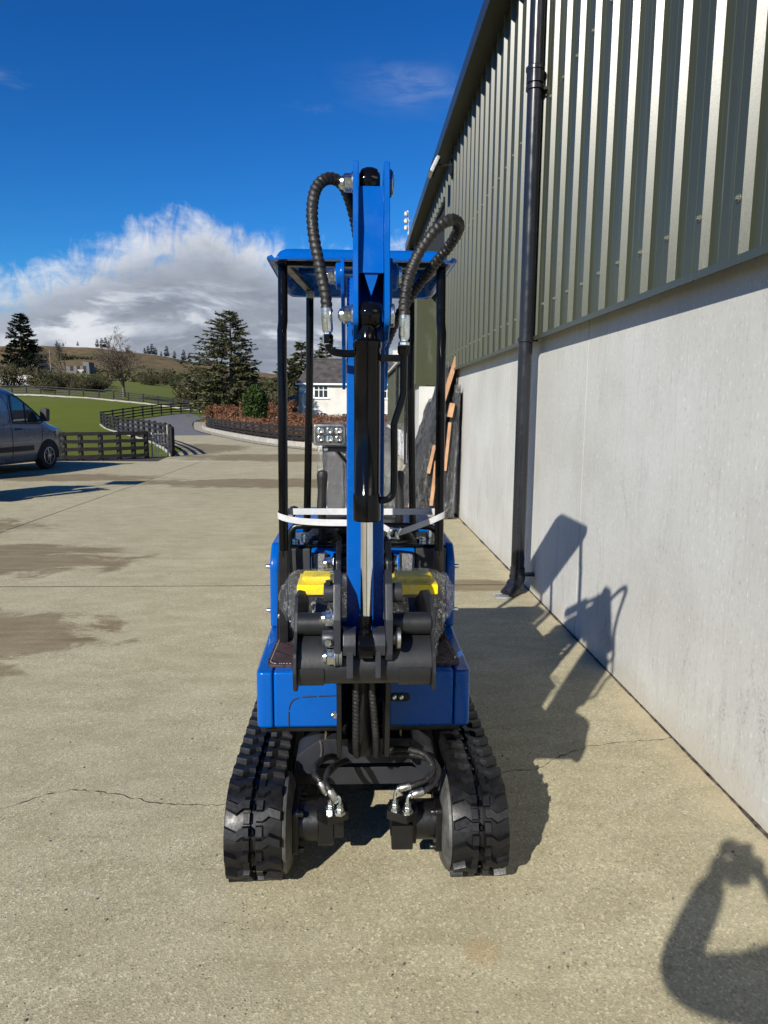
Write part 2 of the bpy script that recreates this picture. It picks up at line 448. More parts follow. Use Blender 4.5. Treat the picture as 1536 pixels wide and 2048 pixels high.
simple('van_plastic', (0.020, 0.020, 0.022), 0.6, var=0.1)
simple('tyre', (0.016, 0.016, 0.016), 0.8, var=0.2)
simple('alloy', (0.45, 0.46, 0.48), 0.35, metal=0.9)
simple('timber', (0.42, 0.235, 0.125), 0.75, var=0.14, vscale=5, bump=0.002, bscale=40)
simple('skin', (0.50, 0.31, 0.23), 0.55, var=0.06)
simple('denim', (0.035, 0.045, 0.075), 0.85, var=0.15, vscale=20)
simple('jacket', (0.030, 0.032, 0.036), 0.8, var=0.15, vscale=12)
simple('hair', (0.030, 0.020, 0.014), 0.6, var=0.2, vscale=40)
simple('shoe', (0.035, 0.026, 0.020), 0.6)
simple('far_wall', (0.13, 0.125, 0.12), 0.9, var=0.15)
simple('porcelain', (0.75, 0.74, 0.70), 0.3)
simple('lens_clear', (0.36, 0.37, 0.37), 0.14, metal=0.9, var=0.15, vscale=60)
simple('dark_interior', (0.012, 0.013, 0.012), 0.8)
glass_mat('window_glass', (0.025, 0.030, 0.032), 0.04)
glass_mat('van_glass', (0.020, 0.035, 0.040), 0.03)
film_mat('clear_film', 0.055, scale=44, depth=0.012, crease=0.9, rough=0.07)
film_mat('seat_film', 0.20, scale=26, depth=0.014, crease=0.45, rough=0.13)
film_mat('wrap_film', 0.22, (0.80, 0.82, 0.83), 0.13, scale=11.0, depth=0.05, crease=0.6)
def dark_wrap():
    """thin grey polythene over dark goods: half see-through, creased, glinting"""
    m, g = new_mat('dark_wrap')
    co = g.n('ShaderNodeTexCoord').outputs['Object']
    n1 = g.noise(g.mapping(co, (1, 1, 0.22)), 11.0, 6, 0.7, 2.0)
    n2 = g.noise(g.mapping(co, (1, 1, 0.6), (3, 1, 2)), 28.0, 4, 0.65, 1.5)
    bp = g.n('ShaderNodeBump', {'Strength': 1.0, 'Distance': 0.05, 'Height': g.math('ADD', n1, g.math('MULTIPLY', n2, 0.35))})
    c = g.ramp(n1, [(0.35, (0.025, 0.026, 0.028)), (0.52, (0.085, 0.088, 0.09)), (0.68, (0.30, 0.30, 0.30))])
    p = g.n('ShaderNodeBsdfPrincipled', {'Base Color': c, 'Roughness': 0.11, 'Specular IOR Level': 1.0, 'Normal': bp})
    tr = g.n('ShaderNodeBsdfTransparent', {'Color': (0.7, 0.72, 0.73)})
    finish(g, g.n('ShaderNodeMixShader', {0: g.smooth(n2, 0.30, 0.60, 0.25, 0.80), 1: tr, 2: p}))


dark_wrap()
rubber_grip('grip_tape', (0.03, 0.03, 0.032), (0.30, 0.30, 0.31), 420)
leaf_mat('spruce_needles', (0.022, 0.028, 0.011), (0.165, 0.165, 0.080), trans=0.18)
leaf_mat('spruce_dark', (0.007, 0.013, 0.008), (0.026, 0.036, 0.018), trans=0.1)
leaf_mat('yew_leaves', (0.010, 0.022, 0.005), (0.052, 0.085, 0.016), trans=0.15)
leaf_mat('beech_leaves', (0.075, 0.032, 0.014), (0.29, 0.140, 0.075), trans=0.25, scale=3)
leaf_mat('scrub_leaves', (0.030, 0.028, 0.012), (0.105, 0.092, 0.042), trans=0.15)
leaf_mat('bush_green', (0.016, 0.024, 0.008), (0.06, 0.075, 0.025), trans=0.15)


# ------------------------------------------------------------------ mesh helpers
class MB:
    def __init__(self):
        self.v = []
        self.f = []

    def add(self, vs, fs):
        b = len(self.v)
        self.v += [tuple(p) for p in vs]
        self.f += [tuple(i + b for i in f) for f in fs]
        return self

    def box(self, x0, x1, y0, y1, z0, z1):
        return self.add([(x0, y0, z0), (x1, y0, z0), (x1, y1, z0), (x0, y1, z0), (x0, y0, z1), (x1, y0, z1), (x1, y1, z1), (x0, y1, z1)],
                        [(0, 3, 2, 1), (4, 5, 6, 7), (0, 1, 5, 4), (1, 2, 6, 5), (2, 3, 7, 6), (3, 0, 4, 7)])

    def bar(self, p0, p1, w, h, up=(0, 0, 1)):
        """rectangular bar from p0 to p1, w across, h along up"""
        p0, p1 = Vector(p0), Vector(p1)
        d = (p1 - p0).normalized()
        s = d.cross(Vector(up))
        if s.length < 1e-4:
            s = d.cross(Vector((1, 0, 0)))
        s.normalize()
        u = s.cross(d)
        vs = []
        for p in (p0, p1):
            for a, b in ((-1, -1), (1, -1), (1, 1), (-1, 1)):
                vs.append(p + s * (a * w / 2) + u * (b * h / 2))
        return self.add(vs, [(0, 1, 2, 3), (7, 6, 5, 4), (0, 4, 5, 1), (1, 5, 6, 2), (2, 6, 7, 3), (3, 7, 4, 0)])

    def prism(self, poly, axis, a, b):
        n = len(poly)
        def P(u, v, t):
            return (t, u, v) if axis == 'x' else ((u, t, v) if axis == 'y' else (u, v, t))
        vs = [P(u, v, a) for u, v in poly] + [P(u, v, b) for u, v in poly]
        fs = [tuple(range(n)), tuple(range(2 * n - 1, n - 1, -1))]
        fs += [(i, n + i, n + (i + 1) % n, (i + 1) % n) for i in range(n)]
        return self.add(vs, fs)

    def lathe(self, prof, base, axis, n=18, phase=0.0):
        """prof: (radius, distance along axis)"""
        base, ax = Vector(base), Vector(axis).normalized()
        s = ax.orthogonal().normalized()
        t = ax.cross(s)
        vs, fs = [], []
        for r, h in prof:
            for k in range(n):
                a = phase + 2 * math.pi * k / n
                vs.append(base + ax * h + s * (r * math.cos(a)) + t * (r * math.sin(a)))
        m = len(prof)
        for i in range(m - 1):
            for k in range(n):
                fs.append((i * n + k, i * n + (k + 1) % n, (i + 1) * n + (k + 1) % n, (i + 1) * n + k))
        fs.append(tuple(range(n - 1, -1, -1)))
        fs.append(tuple(range((m - 1) * n, m * n)))
        return self.add(vs, fs)

    def cyl(self, p0, p1, r0, r1=None, n=18, phase=0.0):
        p0, p1 = Vector(p0), Vector(p1)
        d = p1 - p0
        return self.lathe([(r0, 0), (r0 if r1 is None else r1, d.length)], p0, d, n, phase)

    def ball(self, c, r, n=16, m=10, sc=(1, 1, 1)):
        c = Vector(c)
        vs, fs = [c + Vector((0, 0, -r * sc[2]))], []
        for i in range(1, m):
            th = math.pi * i / m
            for k in range(n):
                a = 2 * math.pi * k / n
                vs.append(c + Vector((r * sc[0] * math.sin(th) * math.cos(a), r * sc[1] * math.sin(th) * math.sin(a), -r * sc[2] * math.cos(th))))
        vs.append(c + Vector((0, 0, r * sc[2])))
        for k in range(n):
            fs.append((0, 1 + (k + 1) % n, 1 + k))
        for i in range(m - 2):
            for k in range(n):
                a, b = 1 + i * n + k, 1 + i * n + (k + 1) % n
                fs.append((a, b, b + n, a + n))
        L = len(vs) - 1
        for k in range(n):
            fs.append((L, L - n + k, L - n + (k + 1) % n))
        return self.add(vs, fs)

    def tube(self, pts, r, n=10, cap=True, wrap=None):
        """r: number, list or function(i, t); wrap=(pitch, depth): spiral wrapped sleeve"""
        P = [Vector(p) for p in pts]
        m = len(P)
        T = []
        for i in range(m):
            T.append((P[min(i + 1, m - 1)] - P[max(i - 1, 0)]).normalized())
        s = T[0].orthogonal().normalized()
        vs, fs = [], []
        dist = 0.0
        for i in range(m):
            if i:
                dist += (P[i] - P[i - 1]).length
            s = (s - T[i] * s.dot(T[i]))
            s = s.normalized() if s.length > 1e-6 else T[i].orthogonal().normalized()
            t = T[i].cross(s)
            rr = r(i, i / (m - 1)) if callable(r) else (r[i] if isinstance(r, (list, tuple)) else r)
            for k in range(n):
                a = 2 * math.pi * k / n
                q = rr
                if wrap:
                    ph = (dist / wrap[0] + k / n) % 1.0
                    q = rr * (1 + wrap[1] * (0.5 - abs(ph - 0.12) * (4.2 if ph < 0.12 else 1.14)))
                vs.append(P[i] + s * (q * math.cos(a)) + t * (q * math.sin(a)))
        for i in range(m - 1):
            for k in range(n):
                fs.append((i * n + k, i * n + (k + 1) % n, (i + 1) * n + (k + 1) % n, (i + 1) * n + k))
        if cap:
            fs.append(tuple(range(n - 1, -1, -1)))
            fs.append(tuple(range((m - 1) * n, m * n)))
        return self.add(vs, fs)


def spline(pts, step=0.01):
    """Catmull-Rom through pts, resampled about every step metres"""
    P = [Vector(p) for p in pts]
    P = [P[0] * 2 - P[1]] + P + [P[-1] * 2 - P[-2]]
    out = []
    for i in range(1, len(P) - 2):
        a, b, c, d = P[i - 1], P[i], P[i + 1], P[i + 2]
        n = max(2, int((c - b).length / step))
        for k in range(n):
            t = k / n
            out.append(0.5 * ((2 * b) + (c - a) * t + (2 * a - 5 * b + 4 * c - d) * t * t + (3 * b - a - 3 * c + d) * t ** 3))
    out.append(P[-2])
    return out


def rpoly(pts, r, seg=5):
    """round the corners of a 2D polygon; r number or per-corner list"""
    out = []
    n = len(pts)
    for i in range(n):
        p = Vector(pts[i])
        a, b = Vector(pts[i - 1]), Vector(pts[(i + 1) % n])
        rr = r[i] if isinstance(r, (list, tuple)) else r
        if rr <= 0:
            out.append(tuple(p)); continue
        u, v = (a - p).normalized(), (b - p).normalized()
        ang = u.angle(v)
        d = min(rr / math.tan(ang / 2), (a - p).length * 0.49, (b - p).length * 0.49)
        s, e = p + u * d, p + v * d
        for k in range(seg + 1):
            t = k / seg
            out.append(tuple(s * (1 - t) ** 2 + p * (2 * t * (1 - t)) + e * t * t))
    return out


def finish_mesh(name, mb, mat, bevel=0.0, segs=2, smooth=38.0, origin=None, subsurf=0, recalc=True):
    me = bpy.data.meshes.new(name)
    o = origin or (0, 0, 0)
    me.from_pydata([(v[0] - o[0], v[1] - o[1], v[2] - o[2]) for v in mb.v], [], mb.f)
    bm = bmesh.new()
    bm.from_mesh(me)
    if recalc:
        bmesh.ops.recalc_face_normals(bm, faces=bm.faces)
    if bevel > 0:
        es = [e for e in bm.edges if len(e.link_faces) == 2 and e.calc_face_angle(0) > R(28)]
        bmesh.ops.bevel(bm, geom=es, offset=bevel, segments=segs, profile=0.6, affect='EDGES', clamp_overlap=True)
    bm.to_mesh(me)
    bm.free()
    if smooth:
        me.polygons.foreach_set('use_smooth', [True] * len(me.polygons))
        me.set_sharp_from_angle(angle=R(smooth))
    me.materials.append(MAT[mat])
    return me


def obj(name, mb, mat, parent=None, bevel=0.0, segs=2, smooth=38.0, label=None, kind=None, recalc=True):
    """one mesh object; vertices are given in world space and stored relative to the root thing"""
    root = parent
    while root is not None and root.parent is not None:
        root = root.parent
    org = tuple(root.location) if root is not None else None
    me = mb if isinstance(mb, bpy.types.Mesh) else finish_mesh(name, mb, mat, bevel, segs, smooth, org, recalc=recalc)
    o = bpy.data.objects.new(name, me)
    col.objects.link(o)
    o.parent = parent
    if bevel > 0 and smooth and not isinstance(mb, bpy.types.Mesh):
        wn = o.modifiers.new('weighted_normal', 'WEIGHTED_NORMAL')
        wn.keep_sharp = True
        wn.weight = 90
    if label:
        o['label'] = label
    if kind:
        o['kind'] = kind
    return o


def thing(name, label, cat, loc=(0, 0, 0), rz=0.0, group=None):
    o = bpy.data.objects.new(name, None)
    o.empty_display_size = 0.1
    col.objects.link(o)
    o.location = loc
    o.rotation_euler = (0, 0, rz)
    o['label'] = label
    o['category'] = cat
    if group:
        o['group'] = group
    return o


def tag(o, label, cat, group=None):
    o['label'] = label
    o['category'] = cat
    if group:
        o['group'] = group
    return o


def place(me, name, parent, loc, rot=None, scale=None):
    """another object on shared mesh data; loc in the root's space"""
    o = bpy.data.objects.new(name, me)
    col.objects.link(o)
    o.parent = parent
    o.location = loc
    if rot is not None:
        o.rotation_euler = rot
    if scale is not None:
        o.scale = scale
    return o


def copy_tree(o, parent=None):
    c = o.copy()
    col.objects.link(c)
    c.parent = parent
    for ch in list(o.children):
        copy_tree(ch, c)
    return c


def structure(name, mb, mat, **kw):
    o = obj(name, mb, mat, **kw)
    o['kind'] = 'structure'
    return o

# ================================================================== setting: ground, yard, drive
def lerp_table(tab, x):
    if x <= tab[0][0]:
        return tab[0][1]
    for (a, va), (b, vb) in zip(tab, tab[1:]):
        if x <= b:
            t = (x - a) / (b - a)
            return va + (vb - va) * t
    return tab[-1][1]


RIDGE = [(-1.2, 60), (-0.62, 105), (-0.46, 119), (-0.36, 114), (-0.29, 103), (-0.235, 92), (-0.16, 76), (-0.10, 66), (0.05, 40), (0.4, 20)]
FARFENCE = [(-1.2, 10), (-0.44, 21), (-0.36, 15.5), (-0.29, 6.5), (-0.22, -6), (-0.17, -22), (0.4, -29)]
MIDFIELD = [(-1.2, 34), (-0.44, 41), (-0.29, 37), (-0.22, 30), (-0.15, 15), (0.4, -10)]


def terrain(x, y):
    """ground height: level round the yard, climbing to fields and a heathery ridge ahead and to the left"""
    if y < 30:
        return -0.035
    a = x / y
    flat = -1.585 * 1400 / y
    t75 = lerp_table(FARFENCE, a)
    tab = [(50, -1.585 * 1400 / 50), (75, max(t75, -1.585 * 1400 / 75)), (110, lerp_table(MIDFIELD, a)), (170, lerp_table(MIDFIELD, a) + 17),
           (260, 0.62 * lerp_table(RIDGE, a) + 12), (450, lerp_table(RIDGE, a)), (700, lerp_table(RIDGE, a) * 0.62), (2500, 8)]
    if y <= 50:
        row = flat
    else:
        row = lerp_table(tab, y)
        row = max(row, flat) if y < 110 else row
    z = 1.55 + row / 1400 * y
    if y > 110:
        z += noise.fractal(Vector((x * 0.012, y * 0.012, 0.3)), 1.0, 2.0, 4) * min(2.5, (y - 110) * 0.012)
    return z


def build_ground():
    mb = MB()
    rs = [0, 6, 14, 22, 30, 38, 46, 50, 54, 58, 62, 66, 70, 75, 80, 88, 97, 110, 125, 140, 155, 170, 190, 210, 235, 260, 290, 320, 350, 380, 410, 440, 460, 490, 540, 600, 700, 900, 1300, 2000, 3200]
    angs = []
    a = -180.0
    while a < 180:
        angs.append(a)
        a += 1.0 if -42 <= a < 26 else 6.0
    n = len(angs)
    vs = [(0, 0, -0.035)]
    for r in rs[1:]:
        for d in angs:
            x, y = r * math.sin(R(d)), r * math.cos(R(d))
            w = 1.0 if abs(d) < 55 else max(0.0, 1 - (abs(d) - 55) / 25)
            vs.append((x, y, -0.035 + (terrain(x, y) + 0.035) * w if w > 0 else -0.035))
    fs = [(0, 1 + k, 1 + (k + 1) % n) for k in range(n)]
    for i in range(len(rs) - 2):
        for k in range(n):
            p, q = 1 + i * n + k, 1 + i * n + (k + 1) % n
            fs.append((p, p + n, q + n, q))
    mb.add(vs, fs)
    structure('ground', mb, 'grass_ground', smooth=60)


build_ground()

yard = bpy.data.objects.new('yard', None)
col.objects.link(yard)
yard['kind'] = 'structure'
yard['label'] = 'sunlit pale concrete yard cast in large slabs'


def slab(poly):
    o = obj('concrete_slab', MB().prism(poly, 'z', -0.12, 0.0), 'yard_concrete', yard, smooth=0)
    return o


JX, JY, JZ = -4.35, 6.05, 20.42
WX = 1.533                    # face of the shed's concrete wall
slab([(JX + .010, -9), (WX + 0.1, -9), (WX + 0.1, JY - .016), (JX + .010, JY - .016)])
slab([(-14, -9), (JX - .010, -9), (JX - .010, JY - .016), (-14, JY - .016)])
slab([(JX + .010, JY + .016), (WX + 0.6, JY + .016), (WX + 0.6, JZ - .016), (JX + .010, JZ - .016)])
slab([(-14, JY + .016), (JX - .010, JY + .016), (JX - .010, JZ - .016), (-14, JZ - .016)])
slab([(-5.6, JZ + .016), (WX + 0.6, JZ + .016), (WX + .6, 22.9), (0.05, 24.05), (-0.95, 25.35), (-2.05, 26.95), (-2.95, 28.25), (-4.1, 30.55), (-5.5, 33.85), (-7.95, 40.45), (-11.6, 39.2), (-9.4, 34.5), (-7.6, 30.0), (-6.2, 26.2)])
obj('joint_bed', MB().prism([(-14.2, -9.2), (2.0, -9.2), (2.0, 22.5), (-14.2, 22.5)], 'z', -0.030, -0.0025), 'joint_seal', yard)


def crack(pts, w, seed):
    rnd = random.Random(seed)
    P = spline([(x, y, 0) for x, y in pts], 0.02)
    vs, fs = [], []
    n = len(P)
    dx = dy = 0.0
    for i, p in enumerate(P):
        dx = dx * 0.6 + rnd.uniform(-0.005, 0.005)
        dy = dy * 0.6 + rnd.uniform(-0.009, 0.009)
        h = w * rnd.uniform(0.12, 1.0) * (0.5 if rnd.random() < 0.35 else 1)
        vs += [(p.x + dx, p.y + dy - h, 0.0012), (p.x + dx, p.y + dy + h, 0.0012)]
    for i in range(n - 1):
        fs.append((2 * i, 2 * i + 2, 2 * i + 3, 2 * i + 1))
    obj('crack', MB().add(vs, fs), 'crack_dirt', yard, smooth=0)


crack([(-1.7, 2.60), (-1.371, 2.594), (-1.19, 2.707), (-1.067, 2.703), (-0.891, 2.653), (-0.719, 2.601), (-0.50, 2.586), (-0.1, 2.64), (0.35, 2.74),
       (0.637, 2.80), (0.819, 2.828), (0.965, 2.944), (1.158, 3.034), (1.387, 3.067), (1.525, 3.088)], 0.005, 4)

# dirt along the foot of the wall
def wall_foot():
    rnd = random.Random(8)
    vs, fs = [], []
    y = 1.2
    i = 0
    while y < 11.4:
        a = 0.007 + 0.022 * abs(noise.noise(Vector((y * 2.3, 0, 0)))) + rnd.uniform(0, 0.004)
        vs += [(WX - a, y, 0.0015), (WX + 0.01, y, 0.006 + a * 0.5)]
        if i:
            fs.append((2 * i - 2, 2 * i, 2 * i + 1, 2 * i - 1))
        i += 1
        y += 0.03
    obj('wall_foot_dirt', MB().add(vs, fs), 'crack_dirt', yard, smooth=0)


wall_foot()


def grit():
    """crumbs of stone and leaf scattered on the concrete"""
    rnd = random.Random(21)
    mb = MB()
    for i in range(420):
        if i < 300:
            x, y = rnd.uniform(-1.6, 1.5), 0.95 + 2.3 * rnd.random() ** 1.3
        else:
            x, y = rnd.uniform(-4, 1.5), rnd.uniform(1.5, 9)
        r = rnd.choice((0.0016, 0.002, 0.002, 0.0028, 0.0035, 0.0045)) * (1 + y * 0.06)
        n = 6
        a0 = rnd.random() * 6
        e = rnd.uniform(0.4, 1.0)
        vs = []
        for ring, (q, h) in enumerate(((1.0, 0.0), (0.75, r * 0.7))):
            for k in range(n):
                a = a0 + k * 2 * math.pi / n
                u, v = r * q * math.cos(a) * rnd.uniform(.8, 1.2), r * q * e * math.sin(a)
                vs.append((x + u * math.cos(a0) - v * math.sin(a0), y + u * math.sin(a0) + v * math.cos(a0), h + 0.0006))
        fs = [tuple(range(n, 2 * n))] + [(k, (k + 1) % n, n + (k + 1) % n, n + k) for k in range(n)]
        mb.add(vs, fs)
    o = obj('grit', mb, 'stone_grit', None)
    o['kind'] = 'stuff'
    o['label'] = 'dark crumbs of grit scattered over the concrete yard'
    o['category'] = 'grit'


grit()

# drive running off between the fences, its kerb and gravel verge
drive_pts_l = [(-11.4, 38.6), (-12.2, 40), (-15.6, 47.5), (-18.0, 55), (-17.2, 62), (-16.4, 70)]
drive_pts_r = [(-7.95, 40.0), (-8.4, 41.5), (-10.3, 46.9), (-11.6, 52.0), (-12.9, 57.5), (-13.5, 62), (-13.8, 70)]


def ribbon(name, L, Rr, mat, z):
    mb = MB()
    vs = []
    for a, b in zip(L, Rr):
        vs += [(a[0], a[1], max(terrain(*a), -0.03) + z), (b[0], b[1], max(terrain(*b), -0.03) + z)]
    mb.add(vs, [(2 * i, 2 * i + 1, 2 * i + 3, 2 * i + 2) for i in range(len(L) - 1)])
    return structure(name, mb, mat)


def dense(pts, step=0.8):
    P = spline([(x, y, 0) for x, y in pts], step)
    return [(p.x, p.y) for p in P]


def resample(pts, n):
    P = dense(pts, 0.3)
    return [P[int(i * (len(P) - 1) / (n - 1))] for i in range(n)]


ribbon('drive', resample(drive_pts_l, 40), resample(drive_pts_r, 40), 'tarmac', 0.034)
KERB = [(-13.2, 59.5), (-11.6, 52.2), (-10.3, 47.2), (-8.0, 40.4), (-5.55, 33.8), (-4.15, 30.5), (-3.0, 28.2), (-2.1, 26.9), (-1.0, 25.3), (0.0, 24.0), (1.3, 22.8)]
kerb_l = resample(KERB, 60)
kerb_r = resample([(x + 0.75, y + 0.85) for x, y in KERB], 60)
ribbon('gravel_verge', kerb_l, kerb_r, 'gravel', 0.055)


def kerb_line():
    """white kerb stones along the verge, each stone a piece of its own"""
    k = bpy.data.objects.new('kerb', None)
    col.objects.link(k)
    k['kind'] = 'structure'
    P = resample([(x + 0.55, y + 0.62) for x, y in KERB], 46)
    for a, b in zip(P, P[1:]):
        d = Vector((b[0] - a[0], b[1] - a[1], 0))
        u = d.normalized() * 0.01
        z = 0.10
        obj('kerb_stone', MB().bar((a[0] + u.x, a[1] + u.y, z), (b[0] - u.x, b[1] - u.y, z), 0.14, 0.22), 'kerb_stone', k, smooth=0)


kerb_line()

# ================================================================== the green shed on the right
shed = thing('clad_shed', 'large shed with dark green ribbed cladding above a bare concrete wall', 'shed', (WX, 5.0, 0))
PITCH = 0.305
CROWN_X, PAN_X = 1.456, 1.488


def sheet_mesh(name, ribs, z0, z1, mat='green_cladding', crown=CROWN_X, pan=PAN_X):
    prof = [(-0.016, pan)]
    for i in range(ribs):
        o = i * PITCH
        prof += [(o, crown), (o + 0.036, crown), (o + 0.048, pan)]
        for s in (0.122, 0.208):
            prof += [(o + s, pan), (o + s + 0.003, pan - 0.0022), (o + s + 0.007, pan - 0.0022), (o + s + 0.010, pan)]
        prof.append((o + PITCH - 0.016, pan))
    vs = [(x, y, z0) for y, x in prof] + [(x, y, z1) for y, x in prof]
    n = len(prof)
    mb = MB().add(vs, [(i, i + 1, n + i + 1, n + i) for i in range(n - 1)])
    return finish_mesh(name, mb, mat, smooth=0, recalc=False)


EAVE = 5.30
full = sheet_mesh('cladding_sheet', 3, 2.115, EAVE)
short = sheet_mesh('cladding_sheet_over_door', 3, 4.93, EAVE)
Y0 = 2.702 - PITCH * 3 * 10
ox, oy, oz = shed.location
k = 0
y = Y0
DOOR0, DOOR1 = 11.55, 16.3
while y < 16.9:
    over = DOOR0 - 0.35 < y < DOOR1 - 0.6
    place(short if over else full, 'cladding_sheet', shed, (-ox, y - oy, 0))
    y += PITCH * 3
END_Y = y - 0.012


def hex_mesh(name, r, h, mat, washer=0.0, wh=0.002, n=6, dome=0.0):
    """hex head along -x with a washer, base at the origin"""
    mb = MB()
    if washer:
        mb.lathe([(washer, 0), (washer, wh)], (0, 0, 0), (-1, 0, 0), 16)
    mb.lathe([(r, wh), (r, wh + h * 0.82), (r * 0.82, wh + h)], (0, 0, 0), (-1, 0, 0), n)
    if dome:
        mb.lathe([(dome, wh + h), (dome * 0.9, wh + h * 1.35), (dome * 0.4, wh + h * 1.6)], (0, 0, 0), (-1, 0, 0), 12)
    return finish_mesh(name, mb, mat)


screw = hex_mesh('screw', 0.0085, 0.010, 'screw_grey', 0.0145, 0.004)
rnd = random.Random(3)
kk = int((1.8 - Y0) / PITCH)
for k in range(kk, kk + 34):
    yy = Y0 + PITCH * k + 0.018
    if yy > DOOR0:
        break
    for z in (2.345, 3.82):
        place(screw, 'screw', shed, (CROWN_X - ox, yy - oy + rnd.uniform(-.004, .004), z + rnd.uniform(-.006, .006)))

# concrete panels of the lower wall, with open joints between them
py = [-9.26, -6.95, -4.64, -2.33, -0.02, 2.29, 4.60, 6.91, 9.22, 11.5]
for a, b in zip(py, py[1:]):
    obj('concrete_panel', MB().box(WX, WX + 0.16, a + 0.0035, b - 0.0035, 0, 2.32), 'wall_concrete', shed, smooth=0)
obj('concrete_panel', MB().box(WX, WX + 0.16, DOOR1, END_Y, 0, 2.32), 'wall_concrete', shed, bevel=0.006, segs=1)
obj('joint_filler', MB().box(WX + 0.12, WX + 0.15, -9.3, 11.5, 0.002, 2.3), 'dark_interior', shed)
for a, b in ((-9.3, 11.5), (DOOR1, END_Y)):
    obj('drip_flashing', MB().prism([(1.53, 2.15), (1.487, 2.146), (1.447, 2.132), (1.445, 2.098), (1.449, 2.098), (1.453, 2.126), (1.53, 2.138)], 'y', a, b), 'green_trim', shed, smooth=0)
obj('wall_lining', MB().box(1.50, 1.53, -9.3, DOOR0, 2.14, 5.29), 'dark_trim', shed)
obj('fascia', MB().prism([(1.268, 5.315), (1.262, 5.46), (1.275, 5.475), (1.30, 5.475), (1.30, 5.33), (1.56, 5.33), (1.56, 5.30), (1.268, 5.30)], 'y', -9.5, END_Y + 0.25), 'dark_trim', shed, bevel=0.003, segs=1)
obj('roof', MB().prism([(1.30, 5.46), (7.5, 6.75), (13.7, 5.46), (13.7, 5.34), (1.31, 5.34)], 'y', -9.5, END_Y + 0.25), 'dark_trim', shed, smooth=0)
obj('end_wall', MB().box(1.56, 13.5, END_Y - 0.14, END_Y, 0, 5.34), 'green_cladding', shed)
obj('back_wall', MB().box(13.3, 13.5, -9.3, END_Y - 0.15, 0, 5.34), 'green_cladding', shed)
obj('near_end_wall', MB().box(1.70, 13.29, -9.3, -9.15, 0, 5.34), 'green_cladding', shed)
# deep doorway further along: reveals, lintel and a dark sectional door
obj('door_jamb', MB().box(1.50, 2.05, DOOR0 - 0.05, DOOR0, 0, 5.29), 'green_trim', shed)
obj('door_reveal', MB().box(1.452, 1.95, DOOR1 - 0.035, DOOR1 - 0.012, 2.08, 4.29), 'green_cladding', shed, label='sunlit plain green door reveal facing the yard')
obj('door_reveal', MB().box(1.54, 1.95, DOOR1 - 0.02, DOOR1 - 0.004, 0, 2.06), 'wall_concrete', shed)
obj('door_trim', MB().box(1.955, 1.985, DOOR1 - 0.04, DOOR1 - 0.002, 0, 4.88), 'white_paint', shed)
obj('door_lintel', MB().box(1.49, 2.05, DOOR0, DOOR1, 4.90, 4.925), 'dark_trim', shed)
obj('dark_door_head', MB().box(1.53, 1.998, DOOR0 + 0.002, DOOR1 - 0.005, 4.30, 4.895), 'dark_interior', shed)  # added box, its dark colour stands in for the unlit top of the doorway
for i in range(7):
    obj('door_panel', MB().box(2.00, 2.04, DOOR0, DOOR1, i * 0.6125 + 0.004, (i + 1) * 0.6125 - 0.004), 'dark_trim', shed, bevel=0.004, segs=1, smooth=0)


def downpipe(yc, full_detail):
    px_, r = 1.392, 0.056
    dp = obj('downpipe', MB().cyl((px_, yc, 0.22), (px_, yc, 5.30), r, n=28), 'pipe_plastic', shed)
    for zc in ((2.18, 4.06) if full_detail else (2.6,)):
        if zc < 2.5 and full_detail:
            pass
        else:
          obj('pipe_collar', MB().lathe([(r, 0), (r + .010, 0.006), (r + .010, 0.09), (r + .016, 0.095), (r + .016, 0.118), (r + .004, 0.124), (r, 0.13)], (px_, yc, zc - 0.05), (0, 0, 1), 28), 'pipe_plastic', dp)
        br = MB().lathe([(r + .006, 0), (r + .011, .003), (r + .011, .032), (r + .006, .035)], (px_, yc, zc - 0.095), (0, 0, 1), 28)
        br.box(px_ - 0.004, CROWN_X + 0.03, yc - 0.018, yc + 0.018, zc - 0.088, zc - 0.066)
        br.cyl((px_ + 0.05, yc - 0.075, zc - 0.078), (px_ + 0.05, yc + 0.075, zc - 0.078), 0.007, n=8)
        obj('pipe_clip', br, 'pipe_plastic', dp)
    # socket and angled shoe discharging on the ground
    sh = MB().lathe([(r, 0), (r + .012, .004), (r + .012, .03), (r + .006, .036), (r + .006, .10)], (px_, yc, 0.135), (0, 0, 1), 28)
    sh.tube(spline([(px_, yc, 0.17), (px_, yc, 0.125), (px_ - 0.035, yc - 0.025, 0.07), (px_ - 0.10, yc - 0.075, 0.012)], 0.012), r + 0.007, 24)
    sh.tube([(px_ - 0.02, yc - 0.014, 0.095), (px_ - 0.035, yc - 0.025, 0.072)], r + 0.014, 24)
    sh.box(px_ + 0.04, WX, yc - 0.03, yc + 0.03, 0.16, 0.185)
    obj('pipe_shoe', sh, 'pipe_plastic', dp)
    if full_detail:
        gr = MB()
        for i in range(7):
            gr.box(px_ - 0.205 + i * 0.017, px_ - 0.196 + i * 0.017, yc - 0.15, yc - 0.03, 0.002, 0.016)
        gr.box(px_ - 0.21, px_ - 0.09, yc - 0.155, yc - 0.143, 0.002, 0.018)
        gr.box(px_ - 0.21, px_ - 0.09, yc - 0.04, yc - 0.028, 0.002, 0.018)
        obj('drain_grate', gr, 'galvanised', dp)


downpipe(5.72, True)
downpipe(END_Y - 0.05, False)


